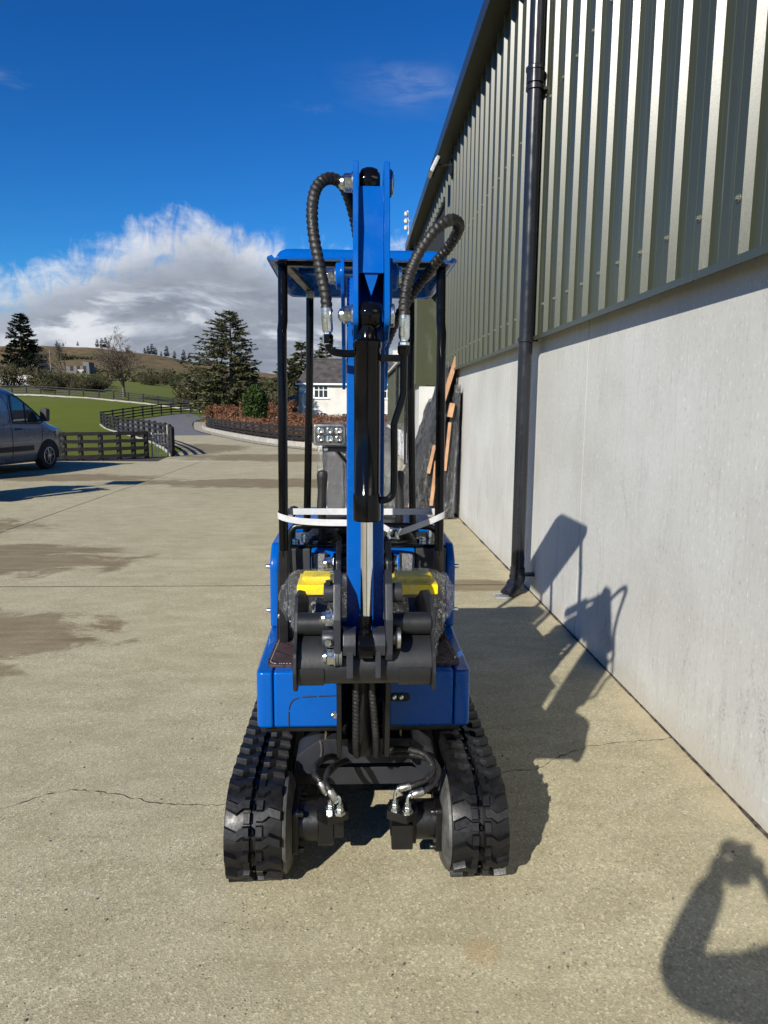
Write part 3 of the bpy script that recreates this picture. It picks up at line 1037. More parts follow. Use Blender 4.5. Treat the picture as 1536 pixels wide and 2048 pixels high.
def floodlight():
    t = thing('floodlight', 'small floodlight on a wall bracket under the shed eave', 'floodlight', (1.45, 10.9, 5.0))
    m = MB()
    c = Vector((1.19, 10.85, 5.06))
    rot = Matrix.Rotation(R(25), 3, 'Y') @ Matrix.Rotation(R(-12), 3, 'X')
    def ob(mb, cx, cy, cz, sx, sy, sz):
        vs = []
        for x_ in (-1, 1):
            for y_ in (-1, 1):
                for z_ in (-1, 1):
                    vs.append(c + rot @ Vector((cx + x_ * sx / 2, cy + y_ * sy / 2, cz + z_ * sz / 2)))
        return mb.add(vs, [(0, 1, 3, 2), (4, 6, 7, 5), (0, 4, 5, 1), (2, 3, 7, 6), (0, 2, 6, 4), (1, 5, 7, 3)])
    obj('lamp_housing', ob(MB(), 0, 0, 0, 0.05, 0.20, 0.26), 'galvanised', t, bevel=0.008)
    obj('lamp_glass', ob(MB(), -0.029, 0, 0, 0.006, 0.16, 0.21), 'lens_clear', t)
    for q in (-0.07, 0.0, 0.07):
        obj('cooling_fin', ob(MB(), 0.037, q, 0, 0.024, 0.012, 0.2), 'black_satin', t)
    obj('bracket', MB().bar((1.22, 10.85, 5.09), (1.46, 10.85, 5.09), 0.025, 0.025).box(1.43, 1.456, 10.8, 10.9, 4.96, 5.16), 'black_satin', t)


floodlight()


def insulators():
    t = thing('cable_bracket', 'white insulators on a bracket at the far end of the shed roof', 'insulators', (1.24, 16.9, 5.45))
    obj('bracket_post', MB().bar((1.26, 16.6, 5.45), (1.24, 16.6, 5.98), 0.03, 0.03), 'galvanised', t)
    for z in (5.55, 5.70, 5.85):
        obj('insulator', MB().lathe([(0.018, 0), (0.045, 0.01), (0.03, 0.03), (0.045, 0.045), (0.03, 0.07), (0.04, 0.085), (0.012, 0.10)], (1.20, 16.57, z), (0, 0, 1), 12), 'porcelain', t)
    obj('cross_arm', MB().bar((1.15, 16.6, 5.76), (1.30, 16.6, 5.76), 0.02, 0.02), 'galvanised', t)


insulators()


# lower shed beyond
low = thing('low_shed', 'lower green clad shed beyond the doorway with white base wall', 'shed', (1.6, 18, 0))
SX = 1.56
obj('base_wall', MB().box(SX, 6.5, 18.2, 31.5, 0, 0.86), 'white_paint', low)
s2 = sheet_mesh('low_cladding', 3, 0.88, 2.98, crown=SX - 0.035, pan=SX - 0.004)
yy = 18.25
while yy < 31:
    place(s2, 'cladding_sheet', low, (-low.location.x, yy - low.location.y, 0))
    yy += PITCH * 3
obj('gable_wall', MB().prism([(SX + 0.001, 0.87), (6.5, 0.87), (6.5, 2.98), (4, 4.1), (SX + 0.001, 2.98)], 'y', 18.2, 31.5), 'green_cladding', low, smooth=0)
obj('gutter', MB().tube([(SX - 0.09, 18.1, 3.05), (SX - 0.09, 31.8, 2.98)], 0.06, 10), 'white_paint', low)
obj('roof', MB().prism([(SX - 0.12, 3.05), (4.0, 4.22), (6.6, 3.05), (6.6, 2.99), (SX - 0.10, 2.99)], 'y', 18.1, 31.7), 'slate', low, smooth=0)
obj('downpipe', MB().cyl((SX - 0.09, 23.6, 0), (SX - 0.09, 23.6, 3.0), 0.04, n=12), 'pipe_plastic', low)
obj('downpipe', MB().cyl((SX - 0.09, 19.6, 0), (SX - 0.09, 19.6, 3.0), 0.04, n=12), 'pipe_plastic', low)

# ================================================================== the mini excavator
EXC = thing('mini_excavator', 'blue mini excavator on rubber tracks, its folded arm and bucket facing the camera', 'excavator', (0.045, 2.65, 0))
EL = EXC.location
CX = 0.049                                             # centre line of the undercarriage


def E(p):
    return (p[0] - EL.x, p[1] - EL.y, p[2] - EL.z)


# ---- rubber tracks
TF, TR_, TRAD, TZ = 2.185, 3.24, 0.158, 0.178
TLEN = 2 * (TR_ - TF) + 2 * math.pi * TRAD


def track_pos(s, h):
    """point (y, z) on the belt loop; s=0 on the ground below the front wheel, running up round the front"""
    s %= TLEN
    r = TRAD + h
    arc = math.pi * TRAD
    L = TR_ - TF
    if s < arc:
        a = s / TRAD
        return TF - r * math.sin(a), TZ - r * math.cos(a)
    s -= arc
    if s < L:
        return TF + s, TZ + r
    s -= L
    if s < arc:
        a = s / TRAD
        return TR_ + r * math.sin(a), TZ + r * math.cos(a)
    s -= arc
    return TR_ - s, TZ - r


def make_track(x0, x1, sgn):
    """sgn=-1: left track (outer edge at x0)"""
    belt = MB()
    n = 120
    gx0, gx1 = (x0 + x1) / 2 - 0.0095, (x0 + x1) / 2 + 0.0095
    xs = [(x0, -0.016), (x0, 0.0), (x0 + 0.004, 0.002), (gx0, 0.002), (gx0 + .002, -0.007), (gx1 - .002, -0.007), (gx1, 0.002), (x1 - 0.004, 0.002), (x1, 0.0), (x1, -0.016)]
    vs, fs = [], []
    m = len(xs)
    for i in range(n):
        for x, h in xs:
            y, z = track_pos(TLEN * i / n, h)
            vs.append((x, y, z))
    for i in range(n):
        j = (i + 1) % n
        for k in range(m):
            k2 = (k + 1) % m
            fs.append((i * m + k, i * m + k2, j * m + k2, j * m + k))
    belt.add(vs, fs)
    N = 42
    pitch = TLEN / N

    def block(poly, s0, h0, h1, taper):
        cx = sum(p[0] for p in poly) / len(poly)
        cs = sum(p[1] for p in poly) / len(poly)
        vs = []
        for q, h in ((1.0, h0), (taper, h1 - 0.003), (taper - 0.07, h1)):
            for x, s in poly:
                y, z = track_pos(s0 + cs + (s - cs) * q, h)
                vs.append((cx + (x - cx) * (q * 0.25 + 0.75), y, z))
        k = len(poly)
        fs = [tuple(range(2 * k, 3 * k))]
        for r_ in range(2):
            fs += [(r_ * k + i, r_ * k + (i + 1) % k, (r_ + 1) * k + (i + 1) % k, (r_ + 1) * k + i) for i in range(k)]
        belt.add(vs, fs)

    for i in range(N):
        for (a, b, off) in ((gx0, x0 + 0.001, 0.0), (gx1, x1 - 0.001, pitch * 0.5)):
            s0 = i * pitch + off
            mdl = a + (b - a) * 0.52
            up = 1 if (a == gx0) == (sgn < 0) else -1
            v, t = 0.017 * up, 0.030
            q = a + (b - a) * 0.26
            block([(a, 0), (q, 0), (mdl, -v), (b, 0.004), (b, t + 0.002), (mdl, t - v), (q, t), (a, t)], s0, 0.0, 0.020, 0.80)
            block([(a, t + 0.002), (q, t + 0.002), (q, pitch - 0.006), (a, pitch - 0.006)], s0, 0.0, 0.012, 0.82)
    tr = obj('rubber_track', belt, 'rubber', EXC, smooth=32)
    lk = MB()
    for i in range(N):
        s0 = i * pitch + 0.01
        ring = []
        for h, q in ((-0.008, 1.0), (-0.001, 0.9), (0.002, 0.6)):
            for k in range(8):
                a = 2 * math.pi * k / 8
                y, z = track_pos(s0 + 0.013 * q * math.sin(a), h)
                ring.append(((gx0 + gx1) / 2 + 0.0075 * q * math.cos(a), y, z))
        f = [tuple(range(16, 24))]
        for r_ in range(2):
            f += [(r_ * 8 + k, r_ * 8 + (k + 1) % 8, r_ * 8 + 8 + (k + 1) % 8, r_ * 8 + 8 + k) for k in range(8)]
        lk.add(ring, f)
    obj('drive_links', lk, 'black_gloss', tr)
    return tr


TW = 0.180
XL0, XR1 = -0.402, 0.500
make_track(XL0, XL0 + TW, -1)
make_track(XR1 - TW, XR1, 1)

bolt_black = hex_mesh('bolt_black', 0.0095, 0.014, 'black_metal', 0.012, 0.003, n=12)
cap_bolt = hex_mesh('cap_bolt', 0.009, 0.016, 'zinc', 0.011, 0.003, n=14)


def mir(x, s):
    return x if s < 0 else 2 * CX - x


for s in (-1, 1):
    # inner side: track frame, wheels, drive disc
    fr = MB().box(min(mir(-0.35, s), mir(-0.22, s)), max(mir(-0.35, s), mir(-0.22, s)), 2.33, 3.10, 0.07, 0.25)
    obj('track_frame', fr, 'frame_grey', EXC, bevel=0.01)
    wh = MB()
    for yc, r in ((TF, 0.135), (TR_, 0.135)):
        wh.cyl((mir(-0.37, s), yc, TZ), (mir(-0.25, s), yc, TZ), r, n=28)
    for yc in (2.42, 2.6, 2.78, 2.96, 3.1):
        wh.cyl((mir(-0.36, s), yc, 0.085), (mir(-0.25, s), yc, 0.085), 0.045, n=16)
    obj('track_wheels', wh, 'black_metal', EXC)
    d = MB().lathe([(0.05, 0), (0.150, 0.002), (0.158, 0.010), (0.155, 0.018), (0.132, 0.030), (0.05, 0.034)], (mir(-0.228, s), TF, TZ), (1 if s < 0 else -1, 0, 0), 40)
    disc = obj('drive_disc', d, 'grey_dirty', EXC, bevel=0)
    sign = 1 if s < 0 else -1
    ax = (sign, 0, 0)
    X = lambda v: mir(v, s)
    mo = MB().prism(rpoly([(TF - 0.078, TZ - 0.078), (TF + 0.078, TZ - 0.078), (TF + 0.078, TZ + 0.078), (TF - 0.078, TZ + 0.078)], 0.018), 'x', X(-0.196), X(-0.176))
    mo.cyl((X(-0.18), TF, TZ), (X(-0.112), TF, TZ), 0.064, n=26)
    motor = obj('drive_motor', mo, 'black_metal', EXC, bevel=0.003)
    m2 = MB().prism(rpoly([(TF - 0.058, TZ - 0.062), (TF + 0.058, TZ - 0.062), (TF + 0.058, TZ + 0.058), (TF - 0.058, TZ + 0.058)], 0.022), 'x', X(-0.114), X(-0.062))
    obj('motor_housing', m2, 'black_satin', motor, bevel=0.004)
    m3 = MB().prism(rpoly([(TF - 0.05, TZ - 0.035), (TF + 0.045, TZ - 0.035), (TF + 0.045, TZ + 0.05), (TF - 0.05, TZ + 0.05)], 0.012), 'x', X(-0.063), X(-0.028))
    if s > 0:
        m3.box(X(-0.10), X(-0.03), TF - 0.088, TF - 0.05, TZ - 0.055, TZ + 0.03)
    obj('motor_cap', m3, 'black_metal', motor, bevel=0.004)
    # valve block with two ports
    pb = MB().prism(rpoly([(X(-0.115), 2.10), (X(-0.075), 2.065), (X(-0.012), 2.10), (X(-0.02), 2.15), (X(-0.06), 2.185), (X(-0.115), 2.15)], 0.008), 'z', 0.232, 0.262)
    obj('port_block', pb, 'black_metal', motor, bevel=0.003)
    for dy in (-0.062, 0.062):
        for dz in (-0.062, 0.062):
            place(bolt_black, 'bolt', motor, E((X(-0.176), TF + dy, TZ + dz)), (0, 0, math.pi if s < 0 else 0))

# ---- cross frame of the undercarriage
fr = MB().prism([(-0.115, 0.395), (-0.195, 0.335), (-0.205, 0.28), (-0.165, 0.245), (-0.112, 0.302), (0.212, 0.302), (0.262, 0.245), (0.303, 0.28), (0.293, 0.335), (0.213, 0.395)], 'y', 2.33, 2.45)
frame = obj('cross_frame', fr, 'frame_grey', EXC, bevel=0.006)
obj('weld_bead', MB().tube(spline([(-0.113, 2.328, 0.392), (-0.108, 2.327, 0.36), (-0.113, 2.327, 0.31)], 0.006), lambda i, t: 0.0035 + 0.002 * (i % 2), 6), 'grey_dirty', frame)
obj('weld_bead', MB().tube(spline([(0.212, 2.328, 0.392), (0.208, 2.327, 0.36), (0.211, 2.327, 0.31)], 0.006), lambda i, t: 0.0035 + 0.002 * (i % 2), 6), 'grey_dirty', frame)
obj('cross_member', MB().box(-0.22, 0.32, 2.43, 2.52, 0.165, 0.235), 'frame_grey', EXC, bevel=0.006)
obj('centre_plate', MB().box(-0.18, 0.28, 2.46, 3.05, 0.31, 0.34), 'black_metal', EXC)
obj('slew_ring', MB().lathe([(0.20, 0), (0.23, 0.01), (0.23, 0.05), (0.20, 0.10)], (CX, 2.86, 0.335), (0, 0, 1), 40), 'black_metal', EXC)
for x in (-0.094, 0.172):
    obj('grease_pin', MB().cyl((x, 2.35, 0.396), (x, 2.35, 0.445), 0.004, n=8), 'brass', EXC)

# ---- motor hoses
hose_sets = [
    [(-0.070, 2.105), [(-0.091, 2.115, 0.332), (-0.108, 2.125, 0.358), (-0.124, 2.15, 0.366), (-0.118, 2.20, 0.372), (-0.085, 2.28, 0.355), (-0.04, 2.40, 0.30), (0.0, 2.55, 0.28)]],
    [(-0.040, 2.085), [(-0.060, 2.09, 0.318), (-0.078, 2.10, 0.345), (-0.086, 2.135, 0.354), (-0.074, 2.19, 0.360), (-0.04, 2.28, 0.335), (0.0, 2.40, 0.29), (0.03, 2.55, 0.27)]],
    [(0.138, 2.105), [(0.165, 2.105, 0.338), (0.20, 2.105, 0.346), (0.245, 2.125, 0.354), (0.266, 2.16, 0.372), (0.250, 2.20, 0.394), (0.205, 2.235, 0.398), (0.155, 2.27, 0.386), (0.12, 2.32, 0.35), (0.10, 2.42, 0.30)]],
    [(0.178, 2.085), [(0.205, 2.088, 0.326), (0.235, 2.092, 0.334), (0.268, 2.12, 0.346), (0.284, 2.16, 0.362), (0.268, 2.205, 0.378), (0.215, 2.245, 0.376), (0.16, 2.285, 0.362), (0.125, 2.34, 0.33), (0.11, 2.42, 0.29)]],
]
for (fx, fy), path in hose_sets:
    h = obj('motor_hose', MB().tube(spline(path, 0.004), 0.0100, 12, wrap=(0.0095, 0.34)), 'hose_wrap', EXC, smooth=50)
    p0 = Vector(path[0])
    d = (Vector(path[1]) - p0).normalized()
    ft = MB().lathe([(0.018, 0.0), (0.018, 0.010), (0.012, 0.012), (0.012, 0.02)], (fx, fy, 0.262), (0, 0, 1), 6)
    ft.lathe([(0.0105, 0.0), (0.0105, 0.016), (0.007, 0.018)], (fx, fy, 0.280), (0, 0, 1), 6)
    e = p0 - d * 0.012
    ft.tube(spline([(fx, fy, 0.29), (fx, fy, 0.312), ((fx * .55 + e.x * .45), (fy + e.y) / 2, max(0.322, e.z - 0.006)), tuple(e)], 0.004), 0.0058, 10)
    ft.lathe([(0.011, 0), (0.011, 0.006), (0.009, 0.008)], e - d * 0.008, d, 12)
    obj('elbow_fitting', ft, 'zinc', h)
    obj('crimp_sleeve', MB().lathe([(0.0125, 0), (0.0138, 0.003), (0.0138, 0.034), (0.0128, 0.037)], e, d, 16), 'steel', h)

# ---- lower body: deck, blue covers, mats
obj('deck_plate', MB().box(-0.30, 0.38, 2.33, 3.5, 0.425, 0.448), 'black_metal', EXC, bevel=0.004)
for s in (-1, 1):
    M_ = (lambda x: x) if s < 0 else (lambda x: 0.081 - x)
    pl = [(M_(-0.273), 2.30), (M_(-0.330), 2.30), (M_(-0.336), 2.82), (M_(-0.273), 2.82)]
    obj('corner_cover', MB().prism(rpoly(pl, [0, 0.045, 0, 0], 7), 'z', 0.452, 0.655), 'blue_paint', EXC, bevel=0.011, segs=3)
    a, b = sorted((M_(-0.2705), M_(-0.043)))
    pan = obj('front_cover', MB().box(a, b, 2.302, 2.36, 0.453, 0.655), 'blue_paint', EXC, bevel=0.011, segs=3)
    a, b = sorted((M_(-0.2700), M_(-0.045)))
    obj('top_cover', MB().box(a, b, 2.362, 2.84, 0.60, 0.652), 'blue_paint', EXC, bevel=0.003)
    if s < 0:
        for pts in ([(-0.219, 0.458), (-0.219, 0.512)], [(-0.2185, 0.520), (-0.214, 0.540), (-0.202, 0.556), (-0.184, 0.5635)], [(-0.172, 0.5655), (-0.124, 0.567)], [(-0.116, 0.5675), (-0.046, 0.570)]):
            obj('cover_slot', MB().tube([(x, 2.3012, z) for x, z in pts], 0.0024, 6), 'dark_interior', pan)
    else:
        ov = rpoly([(0.133, 0.547), (0.199, 0.547), (0.199, 0.576), (0.133, 0.576)], 0.0142, 6)
        obj('latch_plate', MB().prism(ov, 'y', 2.298, 2.303), 'dark_interior', pan)
        for x in (0.144, 0.168):
            obj('bolt', MB().lathe([(0.009, 0), (0.009, 0.004), (0.005, 0.008)], (x, 2.2985, 0.562), (0, -1, 0), 14), 'zinc', pan)
    if s < 0:
        mp = [(-0.302, 2.348), (-0.055, 2.348), (-0.055, 2.80), (-0.287, 2.80)]
        rr = [0.04, 0.01, 0.01, 0.02]
    else:
        mp = [(0.140, 2.348), (0.383, 2.348), (0.368, 2.80), (0.140, 2.80)]
        rr = [0.01, 0.045, 0.02, 0.01]
    mat_o = obj('floor_mat', MB().prism(rpoly(mp, rr, 6), 'z', 0.653, 0.664), 'quilted_leatherette', EXC, bevel=0.003, label='dark brown quilted floor mat with pale stitching')
    inset = rpoly([(x + (0.012 if x < (mp[0][0] + mp[1][0]) / 2 else -0.012), y + (0.012 if y < 2.6 else -0.012)) for x, y in mp], [r_ * 0.8 for r_ in rr], 6)
    loop = spline([(x, y, 0.6648) for x, y in inset + inset[:1]], 0.0055)
    st = MB()
    for i in range(0, len(loop) - 1, 2):
        st.tube([loop[i], loop[i + 1]], 0.0011, 4)
    obj('stitching', st, 'stitch', mat_o)
obj('floor_centre', MB().box(-0.05, 0.135, 2.42, 2.84, 0.60, 0.652), 'black_metal', EXC)

# ---- rear body: fenders, consoles, engine hood
for s in (-1, 1):
    M_ = (lambda x: x) if s < 0 else (lambda x: 0.087 - x)
    a, b = sorted((M_(-0.336), M_(-0.298)))
    prof = rpoly([(2.79, 0.657), (2.80, 0.93), (2.87, 0.995), (3.62, 0.995), (3.66, 0.657)], [0.0, 0.08, 0.05, 0.06, 0.0], 6)
    f = obj('side_cover', MB().prism(prof, 'x', a, b), 'blue_paint', EXC, bevel=0.012, segs=3)
    for y, z in ((2.83, 0.905), (2.83, 0.72)):
        place(cap_bolt, 'bolt', f, E((M_(-0.336), y, z)), (0, 0, 0 if s < 0 else math.pi))
    a, b = sorted((M_(-0.296), M_(-0.172)))
    con = obj('side_console', MB().box(a, b, 2.80, 3.15, 0.66, 0.985), 'charcoal_plastic', EXC, bevel=0.006)
    a2, b2 = sorted((M_(-0.296), M_(-0.020)))
    obj('console_top', MB().box(a2, b2, 2.815, 3.14, 0.987, 0.999), 'black_gloss', con, bevel=0.005)
    a3, b3 = sorted((M_(-0.168), M_(-0.062)))
    hump = obj('leg_fairing', MB().prism(rpoly([(2.79, 0.66), (2.78, 0.95), (2.81, 0.985), (3.1, 0.985), (3.1, 0.66)], [0, .04, .03, 0, 0], 5), 'x', a3, b3), 'blue_paint', EXC, bevel=0.008)
    q0, q1 = (M_(-0.160), M_(-0.108))
    a4, b4 = sorted((q0, q1))
    pad = obj('grip_pad_edge', MB().prism([(a4, 0.86), (b4, 0.86), (b4 + 0.006, 0.975), (a4 - 0.006, 0.975)], 'y', 2.765, 2.778), 'black_plastic', hump, bevel=0.002)
    obj('grip_pad', MB().prism([(a4 + 0.008, 0.865), (b4 - 0.008, 0.865), (b4 - 0.004, 0.972), (a4 + 0.004, 0.972)], 'y', 2.760, 2.764), 'grip_tape', pad)
    # control column with folded boot and grip
    lx = -0.121 if s < 0 else 0.187
    lv = obj('control_lever', MB().lathe([(0.019, 0), (0.018, 0.035), (0.0165, 0.07), (0.0185, 0.10), (0.0215, 0.128), (0.0215, 0.142), (0.017, 0.152), (0.008, 0.156)], (lx + 0.002 * s, 2.755, 1.152), (0.03 * -s, 0.0, 1), 20), 'rubber_worn', EXC)
    obj('lever_stem', MB().tube(spline([(lx + 0.03 * -s, 2.86, 1.0), (lx + 0.01 * -s, 2.80, 1.06), (lx + 0.004 * s, 2.757, 1.10), (lx + 0.002 * s, 2.755, 1.155)], 0.02), [0.016] * 20, 12) if False else
        MB().tube([(lx, 2.85, 1.0), (lx, 2.79, 1.07), (lx, 2.757, 1.12), (lx, 2.755, 1.155)], 0.0165, 14), 'rubber_worn', lv)
    bt = []
    for i in range(9):
        bt.append((0.075 - 0.005 * i + (0.010 if i % 2 else 0), 0.008 * i))
    obj('lever_boot', MB().lathe(bt, (lx, 2.89, 0.998), (0, -0.25, 1), 24), 'black_plastic', lv)
back = obj('cab_back_panel', MB().box(-0.06, 0.148, 2.90, 2.93, 0.66, 0.985), 'black_plastic', EXC)
rp = rpoly([(-0.30, 3.16), (0.387, 3.16), (0.387, 3.85), (-0.30, 3.85)], [0.01, 0.01, 0.12, 0.12], 8)
obj('engine_hood', MB().prism(rp, 'z', 0.45, 1.01), 'blue_paint', EXC, bevel=0.03, segs=4)
obj('hood_grille', MB().box(-0.14, 0.23, 3.845, 3.856, 0.6, 0.85), 'black_plastic', EXC)
# small bits on the consoles: keys, gauges, throttle knob
for (x, y, z, r, h, m) in ((-0.235, 2.88, 1.0, 0.016, 0.012, 'chrome'), (-0.20, 2.98, 1.0, 0.022, 0.02, 'zinc'), (0.29, 2.90, 1.0, 0.02, 0.014, 'chrome'), (0.24, 3.0, 1.0, 0.018, 0.02, 'black_gloss'),
                           (-0.26, 2.96, 1.0, 0.012, 0.03, 'black_gloss'), (0.33, 2.97, 1.0, 0.012, 0.03, 'zinc')):
    obj('console_control', MB().lathe([(r, 0), (r, h * 0.7), (r * 0.7, h)], (x, y, z), (0, 0, 1), 16), m, EXC)
kn = obj('throttle_lever', MB().cyl((-0.252, 3.0, 1.0), (-0.252, 3.0, 1.10), 0.006, n=8), 'black_satin', EXC)
obj('throttle_knob', MB().lathe([(0.006, 0), (0.016, 0.006), (0.019, 0.014), (0.012, 0.022), (0.018, 0.028), (0.017, 0.036), (0.006, 0.04)], (-0.252, 3.0, 1.092), (0, 0, 1), 14), 'black_satin', kn)
# wiper-bar like guard rail in front of the consoles
obj('guard_rail', MB().tube(spline([(-0.250, 2.74, 0.90), (-0.253, 2.74, 1.03), (-0.235, 2.74, 1.078), (-0.19, 2.74, 1.090), (0.06, 2.74, 1.090), (0.27, 2.74, 1.088), (0.325, 2.74, 1.075), (0.343, 2.74, 1.03), (0.342, 2.74, 0.90)], 0.015), 0.0125, 14), 'black_satin', EXC)

# ---- seat in its plastic wrapping
seat = obj('seat_back', MB().prism(rpoly([(-0.130, 1.06), (0.200, 1.06), (0.205, 1.42), (0.16, 1.475), (-0.09, 1.475), (-0.135, 1.42)], [0.05, 0.05, 0.06, 0.06, 0.06, 0.06], 6), 'y', 3.12, 3.22), 'vinyl', EXC, bevel=0.03, segs=4)
for x0, x1 in ((-0.118, -0.035), (-0.025, 0.095), (0.105, 0.188)):
    for z0, z1 in (((1.09, 1.43),) if x0 != -0.025 else ((1.09, 1.25), (1.262, 1.44))):
        obj('seat_pad', MB().box(x0, x1, 3.092, 3.135, z0, z1), 'vinyl', seat, bevel=0.014, segs=3)
obj('seat_cushion', MB().box(-0.125, 0.195, 2.95, 3.15, 1.0, 1.09), 'vinyl', EXC, bevel=0.03, segs=4)


def crumple(name, fn, nu, nv, mat, parent, amp, sc, seed, smooth=60, fine=0.0):
    """open sheet fn(u, v) -> point, creased with noise"""
    vs = []
    for j in range(nv + 1):
        for i in range(nu + 1):
            p = Vector(fn(i / nu, j / nv))
            q = p * sc + Vector((seed, seed * 1.7, 0))
            d = Vector((noise.noise(q), noise.noise(q + Vector((31, 0, 0))), noise.noise(q + Vector((0, 47, 0)))))
            d2 = Vector((noise.noise(q * 2.7), noise.noise(q * 2.7 + Vector((31, 0, 0))), noise.noise(q * 2.7 + Vector((0, 47, 0)))))
            if fine:
                r_ = q * 7.0
                d2 = d2 + Vector((noise.noise(r_), noise.noise(r_ + Vector((31, 0, 0))), noise.noise(r_ + Vector((0, 47, 0))))) * fine
            vs.append(p + d * amp + d2 * amp * 0.6)
    fs = [(j * (nu + 1) + i, j * (nu + 1) + i + 1, (j + 1) * (nu + 1) + i + 1, (j + 1) * (nu + 1) + i) for j in range(nv) for i in range(nu)]
    return obj(name, MB().add(vs, fs), mat, parent, smooth=smooth, recalc=False)


def seat_wrap(u, v):
    a = (u - 0.5) * 2
    x = 0.035 + 0.188 * max(-1, min(1, a * 1.35))
    yy_ = 3.075 if abs(a) < 0.74 else 3.075 + (abs(a) - 0.74) / 0.26 * 0.15
    return (x, yy_, 1.05 + 0.445 * v - (0.05 * max(0, abs(a) - 0.5) if v > 0.8 else 0))


crumple('plastic_wrap', seat_wrap, 30, 34, 'seat_film', seat, 0.010, 16.0, 2.0)

# ---- canopy on its posts
CANX, CANW = 0.0345, 0.340
DROP = [(0.0, 0.052), (0.020, 0.054), (0.030, 0.050), (0.036, 0.030), (0.046, 0.018), (0.062, 0.010), (0.12, 0.004), (0.25, 0.0), (1, 0)]


def canopy_mesh():
    off = [0.0, 0.010, 0.020, 0.026, 0.031, 0.036, 0.041, 0.048, 0.058, 0.075, 0.10, 0.135, 0.16, 0.17, 0.18, 0.19, 0.22, 0.27]
    xs = [-CANW + o for o in off] + [0.0] + [CANW - o for o in reversed(off)]
    y0, y1 = 2.53, 3.25
    ys = [y0 + o for o in off] + [(y0 + y1) / 2] + [y1 - o for o in reversed(off)]
    top, bot = [], []
    for y in ys:
        for x in xs:
            dx = CANW - abs(x)
            dy = min(y - y0, y1 - y)
            r = 0.085
            if dx < r and dy < r:
                d = max(0.0, r - math.hypot(r - dx, r - dy))
            else:
                d = min(dx, dy)
            z = 2.117 - lerp_table(DROP, d)
            inner = max(0.0, min(1.0, (min(dx, dy) - 0.155) / 0.03))
            z += 0.008 * inner * inner * (3 - 2 * inner)
            if dx < 0.022:
                z += 0.012 * (1 - dx / 0.022)                 # rolled-up rim
            if y > 2.9 and dy < 0.12:
                z -= 0.020 * (1 - dy / 0.12)
            xx, yy_ = x, y
            if dx < r and dy < r:                              # round the plan corners
                hx, hy = r - dx, r - dy
                hh = math.hypot(hx, hy)
                if hh > r:
                    k_ = r / hh
                    xx = math.copysign(CANW - r + hx * k_, x)
                    yy_ = (y0 + r - hy * k_) if y < (y0 + y1) / 2 else (y1 - r + hy * k_)
            top.append((CANX + xx, yy_, z))
            bot.append((CANX + xx * 0.997, yy_ * 0.997 + 0.003 * (y0 + y1) / 2, z - 0.006))
    nx, ny = len(xs), len(ys)
    n = nx * ny
    fs = []
    for j in range(ny - 1):
        for i in range(nx - 1):
            a = j * nx + i
            fs.append((a, a + 1, a + nx + 1, a + nx))
            fs.append((n + a, n + a + nx, n + a + nx + 1, n + a + 1))
    rim = [i for i in range(nx)] + [j * nx + nx - 1 for j in range(1, ny)] + [(ny - 1) * nx + i for i in range(nx - 2, -1, -1)] + [j * nx for j in range(ny - 2, 0, -1)]
    for a, b in zip(rim, rim[1:] + rim[:1]):
        fs.append((a, n + a, n + b, b))
    return MB().add(top + bot, fs)


canopy = obj('canopy', canopy_mesh(), 'blue_paint', EXC, smooth=50)
for s in (-1, 1):
    M_ = (lambda x: x) if s < 0 else (lambda x: 0.069 - x)
    fp = obj('front_post', MB().tube([(M_(-0.250), 2.62, 2.075), (M_(-0.2505), 2.605, 1.86), (M_(-0.254), 2.60, 1.825), (M_(-0.2590), 2.60, 1.00)], 0.0175, 16), 'black_gloss', EXC)
    obj('post_foot', MB().bar((M_(-0.259), 2.60, 1.02), (M_(-0.262), 2.60, 0.655), 0.034, 0.034, up=(0, 1, 0)), 'black_satin', fp, bevel=0.004)
    g0 = [(M_(-0.294), 0.656), (M_(-0.222), 0.656), (M_(-0.240), 0.76), (M_(-0.262), 0.93), (M_(-0.284), 0.93)]
    gs = obj('post_gusset', MB().prism(g0, 'y', 2.625, 2.637), 'black_metal', fp, bevel=0.002)
    obj('bolt', MB().lathe([(0.010, 0), (0.010, 0.004), (0.005, 0.008)], (M_(-0.279), 2.625, 0.755), (0, -1, 0), 14), 'steel', gs)
    rpst = obj('rear_post', MB().tube([(M_(-0.186), 3.17, 2.06), (M_(-0.190), 3.16, 1.66), (M_(-0.206), 3.15, 1.05), (M_(-0.21), 3.15, 0.99)], 0.0165, 16), 'black_gloss', EXC)
    obj('post_clamp', MB().box(min(M_(-0.20), M_(-0.165)), max(M_(-0.20), M_(-0.165)), 3.13, 3.16, 2.02, 2.05), 'zinc', rpst, bevel=0.003)
    obj('canopy_rail', MB().bar((M_(-0.250), 2.58, 2.066), (M_(-0.186), 3.2, 2.062), 0.03, 0.022), 'black_satin', canopy, bevel=0.003)
obj('canopy_rail', MB().bar((-0.24, 2.62, 2.060), (0.31, 2.62, 2.060), 0.025, 0.018), 'black_satin', canopy)
for y in (2.82, 2.98):
    obj('canopy_rib', MB().bar((-0.22, y, 2.095), (0.29, y, 2.095), 0.05, 0.012), 'blue_paint', canopy, bevel=0.003)

